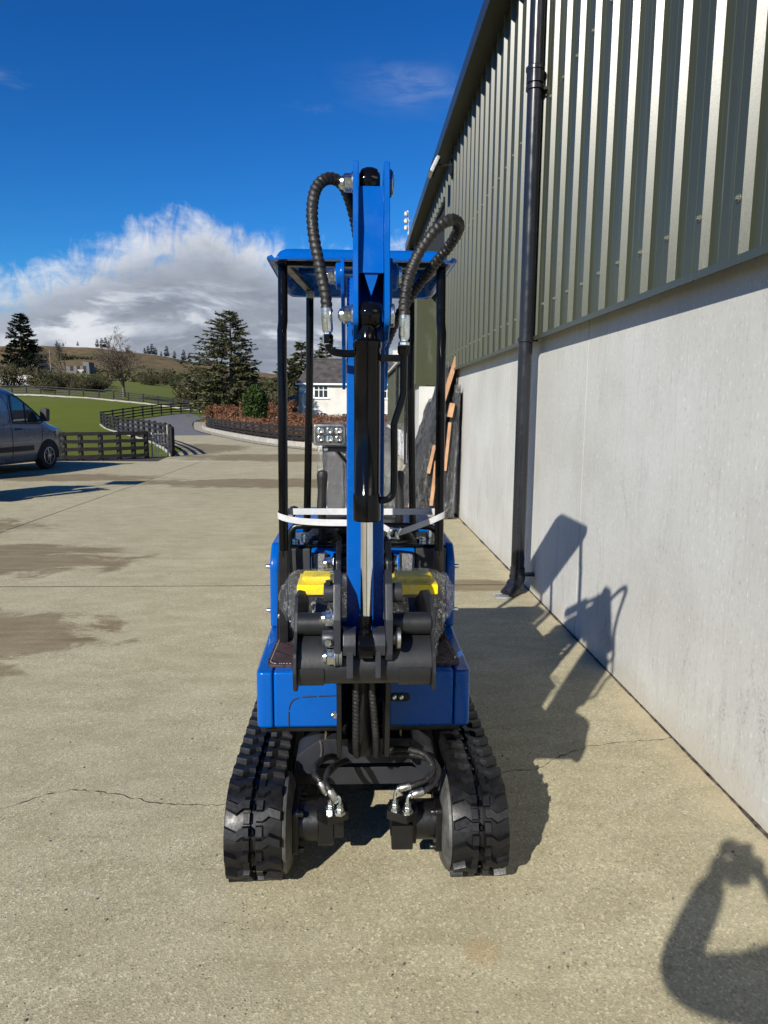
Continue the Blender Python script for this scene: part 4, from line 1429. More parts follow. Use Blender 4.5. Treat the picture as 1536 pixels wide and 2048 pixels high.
# ---- swing bracket, boom, boom cylinder
br = MB()
out = [(2.29, 0.43), (2.29, 0.70), (2.25, 0.95), (2.215, 1.12), (2.14, 1.145), (2.085, 1.09), (2.03, 0.88), (1.965, 0.85), (1.95, 0.79), (1.99, 0.745), (2.08, 0.70), (2.13, 0.43)]
for x0, x1 in ((-0.050, -0.034), (0.104, 0.120)):
    br.prism(rpoly(out, [0, 0, 0, .03, .03, .03, .02, .03, .03, .03, .02, 0], 4), 'x', x0, x1)
bracket = obj('swing_bracket', br, 'black_satin', EXC, bevel=0.003)
obj('pivot_tube', MB().cyl((-0.060, 2.15, 1.07), (0.130, 2.15, 1.07), 0.034, n=8), 'black_gloss', bracket, bevel=0.002)
obj('cylinder_pin', MB().cyl((-0.058, 1.985, 0.80), (0.128, 1.985, 0.80), 0.02, n=16), 'black_satin', bracket)
obj('swing_post', MB().lathe([(0.05, 0), (0.05, 0.26), (0.04, 0.27)], (0.035, 2.24, 0.40), (0, 0, 1), 20), 'black_metal', bracket)
obj('bracket_base', MB().box(-0.055, 0.125, 2.26, 2.40, 0.405, 0.43), 'black_metal', bracket)
nut = hex_mesh('hex_nut', 0.0205, 0.019, 'zinc', 0.024, 0.003, dome=0.0155)
nut_small = hex_mesh('small_nut', 0.0125, 0.012, 'zinc', 0.015, 0.002, dome=0.009)
pin_head = finish_mesh('pin_head', MB().lathe([(0.024, 0), (0.026, 0.002), (0.026, 0.009), (0.023, 0.011)], (0, 0, 0), (-1, 0, 0), 26), 'zinc')
HALF = (0, 0, math.pi)
place(nut, 'hex_nut', bracket, E((-0.060, 2.15, 1.07)))
place(pin_head, 'pin_head', bracket, E((0.130, 2.15, 1.07)), HALF)
place(nut_small, 'hex_nut', bracket, E((-0.050, 2.18, 0.555)))
for xa, xb in ((0.012, 0.012), (0.064, 0.078)):
    obj('guarded_hose', MB().tube(spline([(xa, 2.11, 0.74), (xa, 2.125, 0.66), ((xa + xb) / 2, 2.13, 0.57), (xb, 2.14, 0.48), (xb + 0.004, 2.2, 0.40)], 0.0035), 0.0115, 12, wrap=(0.013, 0.30)), 'hose_wrap', bracket, smooth=50)

boom_out = [(2.095, 1.05), (2.15, 1.015), (2.205, 1.055), (2.37, 1.35), (2.49, 1.53), (2.495, 1.63), (2.41, 1.70), (1.93, 1.925), (1.865, 1.935), (1.825, 1.90), (1.845, 1.845), (2.285, 1.575), (2.25, 1.42), (2.10, 1.12)]
boom = obj('boom', MB().prism(rpoly(boom_out, [.04, .04, .04, .03, .05, .05, .05, .03, .03, .03, .03, .05, .05, .03], 5), 'x', 0.0, 0.072), 'blue_paint', EXC, bevel=0.004)
for x0, x1 in ((-0.030, -0.021), (0.093, 0.102)):
    obj('boom_ear', MB().prism(rpoly([(1.825, 1.89), (1.85, 1.93), (1.91, 1.935), (2.2, 1.80), (2.25, 1.68), (2.1, 1.60), (2.0, 1.72), (1.85, 1.84)], [.03, .03, .03, .02, .03, .02, .03, .03], 4), 'x', x0, x1), 'blue_paint', boom, bevel=0.002)
for x, d in ((-0.030, -1), (0.102, 1)):
    obj('pivot_boss', MB().lathe([(0.033, 0), (0.033, 0.010), (0.030, 0.013)], (x, 1.865, 1.885), (d, 0, 0), 26), 'blue_paint', boom)
place(nut, 'hex_nut', boom, E((-0.043, 1.865, 1.885)))
place(pin_head, 'pin_head', boom, E((0.115, 1.865, 1.885)), HALF)
bc = obj('boom_cylinder', MB().cyl((0.036, 2.0, 0.83), (0.036, 2.15, 1.22), 0.034, n=24), 'black_gloss', EXC)
obj('cylinder_rod', MB().cyl((0.036, 2.15, 1.22), (0.036, 2.245, 1.47), 0.016, n=18), 'chrome', bc)
obj('rod_eye', MB().cyl((0.008, 2.25, 1.485), (0.064, 2.25, 1.485), 0.03, n=20), 'black_gloss', bc)
dc = obj('dipper_cylinder', MB().cyl((0.037, 2.40, 1.76), (0.037, 2.02, 1.94), 0.030, n=24), 'black_gloss', EXC)
obj('cylinder_rod', MB().cyl((0.037, 2.02, 1.94), (0.037, 1.74, 2.062), 0.015, n=18), 'chrome', dc)
obj('rod_eye', MB().lathe([(0.020, 0), (0.030, 0.006), (0.034, 0.018), (0.034, 0.030), (0.030, 0.042), (0.020, 0.048)], (0.0145, 1.702, 2.062), (1, 0, 0), 26), 'black_gloss', dc)

# ---- dipper arm
XA, XB = -0.014, 0.076
ao = [(1.676, 0.975), (1.676, 1.73), (1.74, 1.86), (1.90, 1.82), (1.870, 1.55), (1.765, 0.985)]
dip = obj('dipper_arm', MB().prism(rpoly(ao, [.012, 0, 0, .02, .02, .03], 4), 'x', XA, XB), 'blue_paint', EXC, bevel=0.003)
po = [(1.592, 1.735), (1.592, 1.775), (1.655, 2.096), (1.745, 2.100), (1.79, 2.05), (1.93, 1.905), (1.90, 1.845), (1.80, 1.70), (1.66, 1.705)]
for x0, x1 in ((0.0005, 0.0130), (0.0705, 0.0830)):
    pl_ = MB().prism(rpoly(po, [.022, .02, .004, .03, .03, .04, .04, .04, .03], 5), 'x', x0, x1)
    obj('dipper_plate', pl_, 'blue_paint', dip, bevel=0.0015, segs=1)
obj('dipper_web', MB().prism([(1.664, 2.045), (1.678, 2.047), (1.668, 1.95), (1.640, 1.85), (1.626, 1.85), (1.652, 1.95)], 'x', 0.0135, 0.070), 'blue_paint', dip, bevel=0.001, segs=1)
obj('dipper_gusset', MB().prism([(0.026, 1.85), (0.058, 1.85), (0.050, 1.825), (0.042, 1.802), (0.034, 1.825)], 'y', 1.632, 1.66), 'blue_paint', dip)
for x, yb, z in ((0.0005, 1.702, 2.062), (0.0005, 1.620, 1.757)):
    place(nut, 'hex_nut', dip, E((x, yb, z)))
for x, yb, z in ((0.083, 1.702, 2.062), (0.083, 1.620, 1.757)):
    place(pin_head, 'pin_head', dip, E((x, yb, z)), HALF)
for x, yb, z in ((0.0005, 1.702, 2.062),):
    obj('pin_boss', MB().lathe([(0.030, 0), (0.030, 0.006)], (0.083, yb, z), (1, 0, 0), 24), 'blue_paint', dip)

# ---- bucket cylinder on the face of the arm
CYX, CYY = 0.0335, 1.622
cyl = obj('bucket_cylinder', MB().lathe([(0.0305, 0.0), (0.0325, 0.002), (0.0325, 0.062), (0.0320, 0.064), (0.0305, 0.066), (0.0305, 0.392), (0.033, 0.396), (0.033, 0.408), (0.026, 0.414)], (CYX, CYY, 1.290), (0, 0, 1), 32), 'black_gloss', EXC)
obj('cylinder_neck', MB().lathe([(0.026, 0), (0.022, 0.008), (0.020, 0.03), (0.022, 0.05)], (CYX, CYY, 1.698), (0, 0, 1), 24), 'black_gloss', cyl)
obj('cylinder_eye', MB().lathe([(0.019, 0), (0.027, 0.006), (0.031, 0.016), (0.031, 0.038), (0.027, 0.048), (0.019, 0.054)], (CYX - 0.021, CYY, 1.757), (1, 0, 0), 26), 'black_gloss', cyl)
obj('cylinder_rod', MB().cyl((CYX, CYY - 0.002, 1.045), (CYX, CYY, 1.30), 0.0145, n=24), 'chrome', cyl)
obj('rod_eye', MB().lathe([(0.0165, 0), (0.0165, 0.024), (0.0135, 0.030), (0.0135, 0.036), (0.02, 0.048), (0.024, 0.06)], (CYX - 0.002, CYY - 0.004, 1.062), (0, 0, -1), 24).lathe(
    [(0.022, 0), (0.030, 0.004), (0.030, 0.036), (0.022, 0.040)], (CYX - 0.0215, CYY - 0.030, 0.994), (1, 0, 0), 26), 'black_gloss', cyl)
# hard lines and hoses
tl = obj('hard_line', MB().tube(spline([(-0.056, 1.625, 1.705), (-0.055, 1.625, 1.690), (-0.045, 1.625, 1.677), (-0.02, 1.625, 1.673), (0.006, 1.625, 1.673)], 0.006), 0.0085, 12), 'black_gloss', cyl)
obj('line_nut', MB().lathe([(0.012, 0), (0.012, 0.018), (0.010, 0.02)], (-0.056, 1.625, 1.694), (0, 0, 1), 6), 'black_gloss', tl)
tr2 = obj('hard_line', MB().tube(spline([(0.116, 1.62, 1.69), (0.116, 1.62, 1.60), (0.114, 1.62, 1.575), (0.097, 1.62, 1.52), (0.0955, 1.62, 1.50), (0.0965, 1.62, 1.37), (0.092, 1.62, 1.350), (0.080, 1.62, 1.340), (0.060, 1.62, 1.338)], 0.006), 0.0085, 12), 'black_gloss', cyl)
obj('line_stay', MB().bar((0.06, 1.622, 1.663), (0.112, 1.622, 1.663), 0.012, 0.016), 'black_gloss', tr2)
obj('line_nut', MB().lathe([(0.010, 0), (0.0145, 0.008), (0.0145, 0.022), (0.012, 0.024)], (0.116, 1.62, 1.668), (0, 0, 1), 6), 'black_gloss', tr2)
for path, base in (([(-0.0575, 1.63, 1.762), (-0.061, 1.63, 1.80), (-0.074, 1.632, 1.865), (-0.088, 1.635, 1.94), (-0.089, 1.65, 2.005), (-0.076, 1.67, 2.048), (-0.048, 1.70, 2.070), (-0.018, 1.74, 2.060), (0.006, 1.79, 2.00), (0.018, 1.84, 1.93)], (-0.056, 1.627)),
                   ([(0.117, 1.625, 1.748), (0.117, 1.63, 1.79), (0.127, 1.635, 1.845), (0.153, 1.64, 1.905), (0.195, 1.65, 1.958), (0.228, 1.672, 1.978), (0.250, 1.72, 1.975), (0.240, 1.78, 1.950), (0.205, 1.84, 1.91), (0.165, 1.90, 1.86), (0.125, 1.96, 1.80), (0.09, 2.03, 1.72)], (0.116, 1.622))):
    hs = obj('hydraulic_hose', MB().tube(spline(path, 0.0032), 0.0125, 14, wrap=(0.0135, 0.30)), 'hose_wrap', EXC, smooth=50)
    z0 = path[0][2]
    obj('hose_ferrule', MB().lathe([(0.0115, 0), (0.0115, 0.004), (0.0125, 0.006), (0.0125, 0.052)], (base[0], base[1], z0 - 0.042), (path[1][0] - base[0], 0, path[1][2] - z0 + 0.045), 20), 'zinc', hs)
    obj('hose_nut', MB().lathe([(0.008, 0), (0.013, 0.003), (0.013, 0.022), (0.009, 0.026), (0.009, 0.034)], (base[0], base[1], z0 - 0.072), (0, 0, 1), 6), 'zinc', hs)

# ---- links and bucket
for x0, x1 in ((-0.0445, -0.0275), (0.0780, 0.0950)):
    lk = obj('bucket_link', MB().prism(rpoly([(1.612, 1.14), (1.655, 1.165), (1.70, 1.15), (1.69, 1.12), (1.625, 0.955), (1.595, 0.955), (1.582, 0.975), (1.582, 1.06)], 0.012, 4), 'x', x0, x1), 'frame_grey', EXC, bevel=0.002)
    s = -1 if x0 < 0 else 1
    e = x0 if s < 0 else x1
    obj('link_boss', MB().lathe([(0.024, 0), (0.024, 0.022), (0.022, 0.024)], (e, 1.638, 1.112), (s, 0, 0), 22), 'frame_grey', lk)
    if s < 0:
        obj('boss_bolt', MB().lathe([(0.009, 0), (0.009, 0.010)], (e - 0.011, 1.63, 1.134), (0, 0, 1), 6), 'black_metal', lk)
        obj('link_boss', MB().lathe([(0.021, 0), (0.021, 0.024), (0.019, 0.027)], (e, 1.600, 1.010), (s, 0, 0), 22), 'frame_grey', lk)
        obj('boss_bolt', MB().lathe([(0.0095, 0), (0.0095, 0.006), (0.008, 0.008)], (e - 0.012, 1.5795, 1.009), (0, -1, 0), 6), 'zinc', lk)
        place(nut, 'hex_nut', lk, E((e, 1.625, 1.052)))
        place(nut, 'hex_nut', lk, E((e + 0.004, 1.60, 0.966)))
        obj('washers', MB().lathe([(0.022, 0), (0.022, 0.007), (0.019, 0.008), (0.022, 0.009), (0.022, 0.016)], (e + 0.004, 1.60, 0.966), (1, 0, 0), 22), 'grey_dirty', lk)
    else:
        obj('spacer', MB().lathe([(0.017, 0), (0.017, 0.006), (0.022, 0.012)], (e, 1.60, 1.010), (1, 0, 0), 22), 'black_metal', lk)
        place(finish_mesh('thrust_washer', MB().lathe([(0.0245, 0), (0.0255, 0.001), (0.0255, 0.008), (0.0245, 0.009)], (0, 0, 0), (1, 0, 0), 28), 'steel'), 'thrust_washer', lk, E((e + 0.010, 1.60, 1.010)))
for a, b, c, d in ((-0.022, 0.008, -0.014, 0.002), (0.048, 0.0775, 0.054, 0.067)):
    obj('bucket_ear', MB().prism(rpoly([(1.578, 0.975), (1.572, 1.0), (1.585, 1.028), (1.64, 1.028), (1.64, 0.975)], [0, .01, .012, 0, 0], 4), 'x', a, b).prism([(1.570, 0.922), (1.575, 0.985), (1.66, 0.985), (1.66, 0.905)], 'x', c, d), 'frame_grey', EXC, bevel=0.002)
bk_side = rpoly([(1.680, 1.093), (1.650, 1.058), (1.633, 1.018), (1.587, 0.973), (1.577, 0.928), (1.583, 0.888), (1.615, 0.873), (1.755, 0.874), (2.025, 0.923), (2.075, 0.973), (1.915, 1.043), (1.755, 1.088)], [.01, .01, .02, .03, .03, .02, .03, .04, .01, .01, .02, .02], 4)
bk_prof = spline([(1.662, 0, 1.006), (1.627, 0, 0.984), (1.603, 0, 0.953), (1.596, 0, 0.923), (1.607, 0, 0.898), (1.640, 0, 0.888), (1.755, 0, 0.889), (2.005, 0, 0.933)], 0.02)
po_ = [(p.x, p.z) for p in bk_prof]
pi_ = []
for i, p in enumerate(bk_prof):
    t = (bk_prof[min(i + 1, len(bk_prof) - 1)] - bk_prof[max(i - 1, 0)]).normalized()
    nrm = Vector((-t.z, 0, t.x))
    pi_.append((p.x - nrm.x * -0.006, p.z - nrm.z * -0.006))
bucket = obj('bucket', MB().prism(po_ + pi_[::-1], 'x', -0.131, 0.190), 'grey_paint', EXC, smooth=35)
for x0, x1 in ((-0.1405, -0.1315), (0.1905, 0.1985)):
    obj('bucket_side', MB().prism(bk_side, 'x', x0, x1), 'grey_paint', bucket, bevel=0.0015, segs=1)
for xa, xb in ((-0.1315, -0.045), (0.097, 0.1905)):
    obj('torque_tube', MB().cyl((xa, 1.655, 1.030), (xb, 1.655, 1.030), 0.0268, n=28), 'grey_paint', bucket)
for xa, xb in ((-0.128, -0.068), (0.112, 0.187)):
    st_ = [(p[0], p[1]) for p in po_ if p[1] < 0.965 or p[0] > 1.66][2:]
    sp = MB()
    up_ = []
    for i in range(len(st_)):
        p = Vector((st_[i][0], 0, st_[i][1]))
        a = Vector((st_[max(i - 1, 0)][0], 0, st_[max(i - 1, 0)][1]))
        b = Vector((st_[min(i + 1, len(st_) - 1)][0], 0, st_[min(i + 1, len(st_) - 1)][1]))
        t = (b - a).normalized()
        up_.append((p.x + t.z * 0.004, p.z - t.x * 0.004))
    obj('wear_plate', sp.prism(st_ + up_[::-1], 'x', xa, xb), 'grey_paint', bucket, smooth=35)
for i in range(4):
    x = -0.11 + i * 0.0935
    obj('bucket_tooth', MB().prism([(1.985, 0.923), (2.005, 0.953), (2.09, 0.975), (2.09, 0.968)], 'x', x, x + 0.035), 'grey_paint', bucket)
obj('bucket_pivot', MB().cyl((-0.03, 1.71, 1.0), (0.095, 1.71, 1.0), 0.022, n=20), 'grey_paint', bucket)

# ---- work lamp on the boom
lamp = obj('work_lamp', MB().prism(rpoly([(-0.120, 1.437), (-0.021, 1.437), (-0.021, 1.503), (-0.120, 1.503)], 0.010, 4), 'y', 2.150, 2.195), 'black_satin', EXC, bevel=0.003)
obj('lamp_rim', MB().prism(rpoly([(-0.118, 1.439), (-0.023, 1.439), (-0.023, 1.501), (-0.118, 1.501)], 0.009, 4), 'y', 2.145, 2.152), 'steel', lamp, bevel=0.002)
obj('lamp_reflector', MB().prism(rpoly([(-0.113, 1.444), (-0.028, 1.444), (-0.028, 1.496), (-0.113, 1.496)], 0.007, 4), 'y', 2.1435, 2.1465), 'lens_clear', lamp)
for i in range(3):
    for j in range(2):
        c = (-0.098 + i * 0.0275, 2.1435, 1.458 + j * 0.0245)
        obj('lamp_lens', MB().lathe([(0.0118, 0), (0.0118, 0.002), (0.0095, 0.004), (0.007, 0.0045), (0.0035, 0.0025)], c, (0, -1, 0), 20), 'chrome' if (i + j) % 2 else 'lens_clear', lamp)
lb = obj('lamp_bracket', MB().box(-0.093, 0.002, 2.165, 2.185, 1.417, 1.434).bar((-0.05, 2.175, 1.42), (-0.004, 2.26, 1.36), 0.008, 0.008).box(-0.004, 0.0, 2.16, 2.36, 1.40, 1.44), 'black_satin', lamp, bevel=0.002)
obj('bolt', MB().lathe([(0.007, 0), (0.007, 0.005), (0.004, 0.008)], (-0.082, 2.165, 1.4255), (0, -1, 0), 12), 'zinc', lamp)


# ================================================================== things lying on or tied to the machine
def strap():
    t = thing('ratchet_strap', 'pale grey webbing strap tied round the two front canopy posts', 'strap', (0.03, 2.6, 1.1))
    def band(pts, w=0.024, th=0.0016):
        P = spline(pts, 0.012)
        mb = MB()
        vs, fs = [], []
        for i, p in enumerate(P):
            tn = (P[min(i + 1, len(P) - 1)] - P[max(i - 1, 0)]).normalized()
            nrm = Vector((tn.y, -tn.x, 0)).normalized()
            tw = 0.10 * math.sin(i * 0.21)
            up = Vector((0, 0, 1)) + nrm * tw
            up.normalize()
            for a, b in ((-1, -1), (1, -1), (1, 1), (-1, 1)):
                vs.append(p + up * (a * w / 2) + nrm * (b * th / 2))
        for i in range(len(P) - 1):
            for k in range(4):
                fs.append((i * 4 + k, i * 4 + (k + 1) % 4, i * 4 + 4 + (k + 1) % 4, i * 4 + 4 + k))
        fs += [(3, 2, 1, 0), tuple(range(len(vs) - 4, len(vs)))]
        return mb.add(vs, fs)
    front = [(-0.245, 2.622, 1.163), (-0.272, 2.612, 1.160), (-0.279, 2.598, 1.156), (-0.272, 2.584, 1.152), (-0.245, 2.577, 1.144), (-0.19, 2.574, 1.135), (-0.10, 2.572, 1.130), (0.0, 2.572, 1.128), (0.10, 2.572, 1.118), (0.150, 2.572, 1.092)]
    obj('strap_band', band(front), 'strap_web', t)
    right = [(0.166, 2.57, 1.090), (0.21, 2.573, 1.104), (0.29, 2.576, 1.134), (0.325, 2.580, 1.149), (0.344, 2.590, 1.156), (0.348, 2.602, 1.160), (0.338, 2.614, 1.162), (0.31, 2.622, 1.163)]
    obj('strap_band', band(right), 'strap_web', t)
    obj('strap_band', band([(-0.25, 2.622, 1.164), (-0.1, 2.628, 1.163), (0.1, 2.63, 1.162), (0.315, 2.622, 1.164)]), 'strap_web', t)
    bk = MB()
    for dx in (0.142, 0.172):
        bk.tube(spline([(dx - .004, 2.562, 1.072), (dx - .008, 2.558, 1.086), (dx, 2.556, 1.104), (dx + 0.006, 2.56, 1.110)], 0.004), 0.0065, 8)
    bk.tube([(0.136, 2.56, 1.074), (0.176, 2.56, 1.072)], 0.004, 6)
    bk.tube([(0.146, 2.56, 1.110), (0.182, 2.56, 1.108)], 0.004, 6)
    obj('strap_buckle', bk, 'zinc', t)


strap()


def wrapped_case():
    t = thing('wrapped_case', 'black case with two yellow lids wrapped in clear film on the footwell mat', 'case', (0.052, 2.43, 0.665))
    body = obj('case_body', MB().box(-0.185, 0.290, 2.375, 2.535, 0.666, 0.908), 'black_plastic', t, bevel=0.008)
    for i in range(20):
        x = -0.17 + i * 0.0232
        obj('case_rib', MB().box(x, x + 0.010, 2.370, 2.376, 0.70, 0.895), 'black_plastic', body, smooth=0)
    for x0, x1 in ((-0.192, -0.062), (0.138, 0.298)):
        lid = obj('case_lid', MB().box(x0, x1, 2.36, 2.54, 0.910, 0.946), 'yellow_plastic', t, bevel=0.006)
        obj('lid_top', MB().box(x0 + 0.014, x1 - 0.014, 2.405, 2.50, 0.944, 0.966), 'yellow_plastic', lid, bevel=0.010)
    obj('case_bridge', MB().box(-0.060, 0.136, 2.375, 2.53, 0.910, 0.935), 'black_plastic', t, bevel=0.006)
    # creased film bag all round
    nu, nv = 150, 54
    vs = []
    for j in range(nv + 1):
        v = j / nv
        for i in range(nu):
            a = 2 * math.pi * i / nu
            ca, sa = math.cos(a), math.sin(a)
            e = 0.32
            hx = 0.252 + 0.012 * (1 - abs(2 * v - 1))
            hy = 0.097 - 0.02 * max(0, v - 0.8) / 0.2
            x = math.copysign(abs(ca) ** e, ca) * hx
            y = math.copysign(abs(sa) ** e, sa) * hy
            z = 0.672 + (0.982 - 0.672) * v
            if v < 0.06 or v > 0.90:
                k_ = (v / 0.06) if v < 0.06 else (1 - v) / 0.10
                k_ = max(0, k_) ** 0.4
                x *= 0.25 + 0.75 * k_
                y *= 0.25 + 0.75 * k_
            if abs(ca) > 0.72:                                # loose gathered ends
                loose = (abs(ca) - 0.72) / 0.28
                x += math.copysign(0.050 * loose * math.exp(-((v - 0.70) / 0.24) ** 2), ca)
            p = Vector((0.052 + x, 2.45 + y, z))
            q = p * 24
            amp = 0.004 + 0.045 * max(0, abs(ca) - 0.72) * 1.3
            d = Vector((noise.noise(q), noise.noise(q + Vector((31, 0, 0))), noise.noise(q + Vector((0, 47, 0)))))
            d2 = Vector((noise.noise(q * 2.6), noise.noise(q * 2.6 + Vector((31, 0, 0))), noise.noise(q * 2.6 + Vector((0, 47, 0)))))
            d3 = Vector((noise.noise(q * 5.5), noise.noise(q * 5.5 + Vector((31, 0, 0))), noise.noise(q * 5.5 + Vector((0, 47, 0)))))
            p = p + d * amp + d2 * amp * 0.55 + d3 * (0.0015 + amp * 0.22)
            p.z = max(p.z, 0.668)
            vs.append(p)
    fs = [(j * nu + i, j * nu + (i + 1) % nu, (j + 1) * nu + (i + 1) % nu, (j + 1) * nu + i) for j in range(nv) for i in range(nu)]
    obj('film_wrap', MB().add(vs, fs), 'clear_film', t, smooth=24)


wrapped_case()


# a second machine of the same kind stands just left of the picture; only its shadow reaches in
other = copy_tree(EXC)
other.location = (-6.55, 11.35, 0)
other['label'] = 'second blue mini excavator standing just beyond the left edge, only its shadow showing'
EXC['group'] = other['group'] = 'mini excavators in the yard'

# ================================================================== fences
def fence(name, label, pts, spacing, ph, rails, post_w=0.10, rail=(0.03, 0.095), mat='fence_wood', round_top=False, board=False, cat='fence', group=None):
    P = dense(pts, 0.1)
    acc = [0.0]
    for a, b in zip(P, P[1:]):
        acc.append(acc[-1] + math.dist(a, b))
    n = max(1, round(acc[-1] / spacing))
    posts = []
    j = 0
    for i in range(n + 1):
        s = acc[-1] * i / n
        while j < len(acc) - 2 and acc[j + 1] < s:
            j += 1
        x, y = P[min(j + 1, len(P) - 1)] if i else P[0]
        posts.append(Vector((x, y, max(terrain(x, y), -0.03))))
    t = thing(name, label, cat, posts[0], 0, group)
    rn = random.Random(len(posts))
    for p in posts:
        mb = MB()
        h = ph + rn.uniform(-0.03, 0.03)
        if round_top:
            mb.lathe([(post_w * .55, 0), (post_w * .55, h - .05), (post_w * .48, h - 0.02), (post_w * .25, h)], p - Vector((0, 0, .1)), (0, 0, 1), 10)
        else:
            mb.lathe([(post_w * .68, 0), (post_w * .68, h + 0.06), (post_w * .30, h + 0.1)], p - Vector((0, 0, .1)), (0, 0, 1), 4, math.pi / 4)
        obj('post', mb, mat, t, smooth=40)
    for a, b in zip(posts, posts[1:]):
        d = (b - a).normalized()
        side = Vector((d.y, -d.x, 0)).normalized() * (post_w * 0.55)
        if side.y > 0:
            side = -side
        for z in rails:
            dz = rn.uniform(-0.01, 0.01)
            obj('rail', MB().bar(a + side + Vector((0, 0, z + dz)) - d * 0.0, b + side + Vector((0, 0, z - dz)) - d * 0.006, rail[0], rail[1]), mat, t, smooth=0)
        if board:
            obj('gravel_board', MB().bar(a + side * 1.6 + Vector((0, 0, 0.03)), b + side * 1.6 + Vector((0, 0, 0.0)), 0.05, 0.14), 'kerb_stone', t, smooth=0)
    return t


fence('post_and_rail_fence', 'short black four rail fence with round topped posts right beside the parked van', [(-9.6, 19.9), (-8.3, 20.35), (-7.0, 21.0), (-6.25, 21.6)], 0.50, 0.94, (0.14, 0.36, 0.58, 0.80), 0.13, (0.04, 0.10), round_top=True)
fence('post_and_rail_fence', 'long dark fence curving from the gate up the lawn beside the drive', [(-5.72, 22.6), (-6.75, 26.0), (-8.8, 31.5), (-11.8, 38.5), (-15.4, 46.3), (-18.9, 54.0)], 2.1, 0.98, (0.20, 0.44, 0.68, 0.90), 0.11, board=True)
fence('post_and_rail_fence', 'dark fence along the back of the drive below the beech hedge', [(-18.9, 54.0), (-18.2, 60.5), (-17.2, 67.0), (-15.6, 73.0)], 1.9, 1.0, (0.20, 0.44, 0.68, 0.92), 0.11)
fence('post_and_rail_fence', 'dark close boarded fence on the white kerb in front of the beech hedge', [(x + 0.85, y + 0.95) for x, y in KERB[1:]], 1.55, 0.86, (0.16, 0.32, 0.48, 0.64, 0.78), 0.09, (0.025, 0.10))
fence('post_and_rail_fence', 'distant brown fence on a pale kerb at the top of the lawn', [(-40.0, 75.5), (-34.0, 75.5), (-28.0, 75.0), (-22.0, 75.0), (-15.8, 75.0)], 1.5, 1.02, (0.22, 0.46, 0.70, 0.92), 0.11, board=True)


def field_gate():
    t = thing('field_gate', 'small galvanised gate with white posts between the two black fences', 'gate', (-6.0, 21.9, 0))
    for p in ((-6.12, 21.75), (-5.80, 22.35)):
        obj('gate_post', MB().cyl((p[0], p[1], -0.05), (p[0], p[1], 1.0 if p[0] > -6 else 0.78), 0.022, n=12), 'kerb_stone', t)
    a, b = Vector((-6.10, 21.78, 0)), Vector((-5.82, 22.32, 0))
    for z in (0.12, 0.42, 0.72):
        obj('gate_rail', MB().bar(a + Vector((0, 0, z)), b + Vector((0, 0, z)), 0.02, 0.03), 'galvanised', t)
    for f in (0.2, 0.4, 0.6, 0.8):
        p = a.lerp(b, f)
        obj('gate_bar', MB().bar(p + Vector((0, 0, 0.10)), p + Vector((0, 0, 0.75)), 0.015, 0.015), 'galvanised', t)


field_gate()


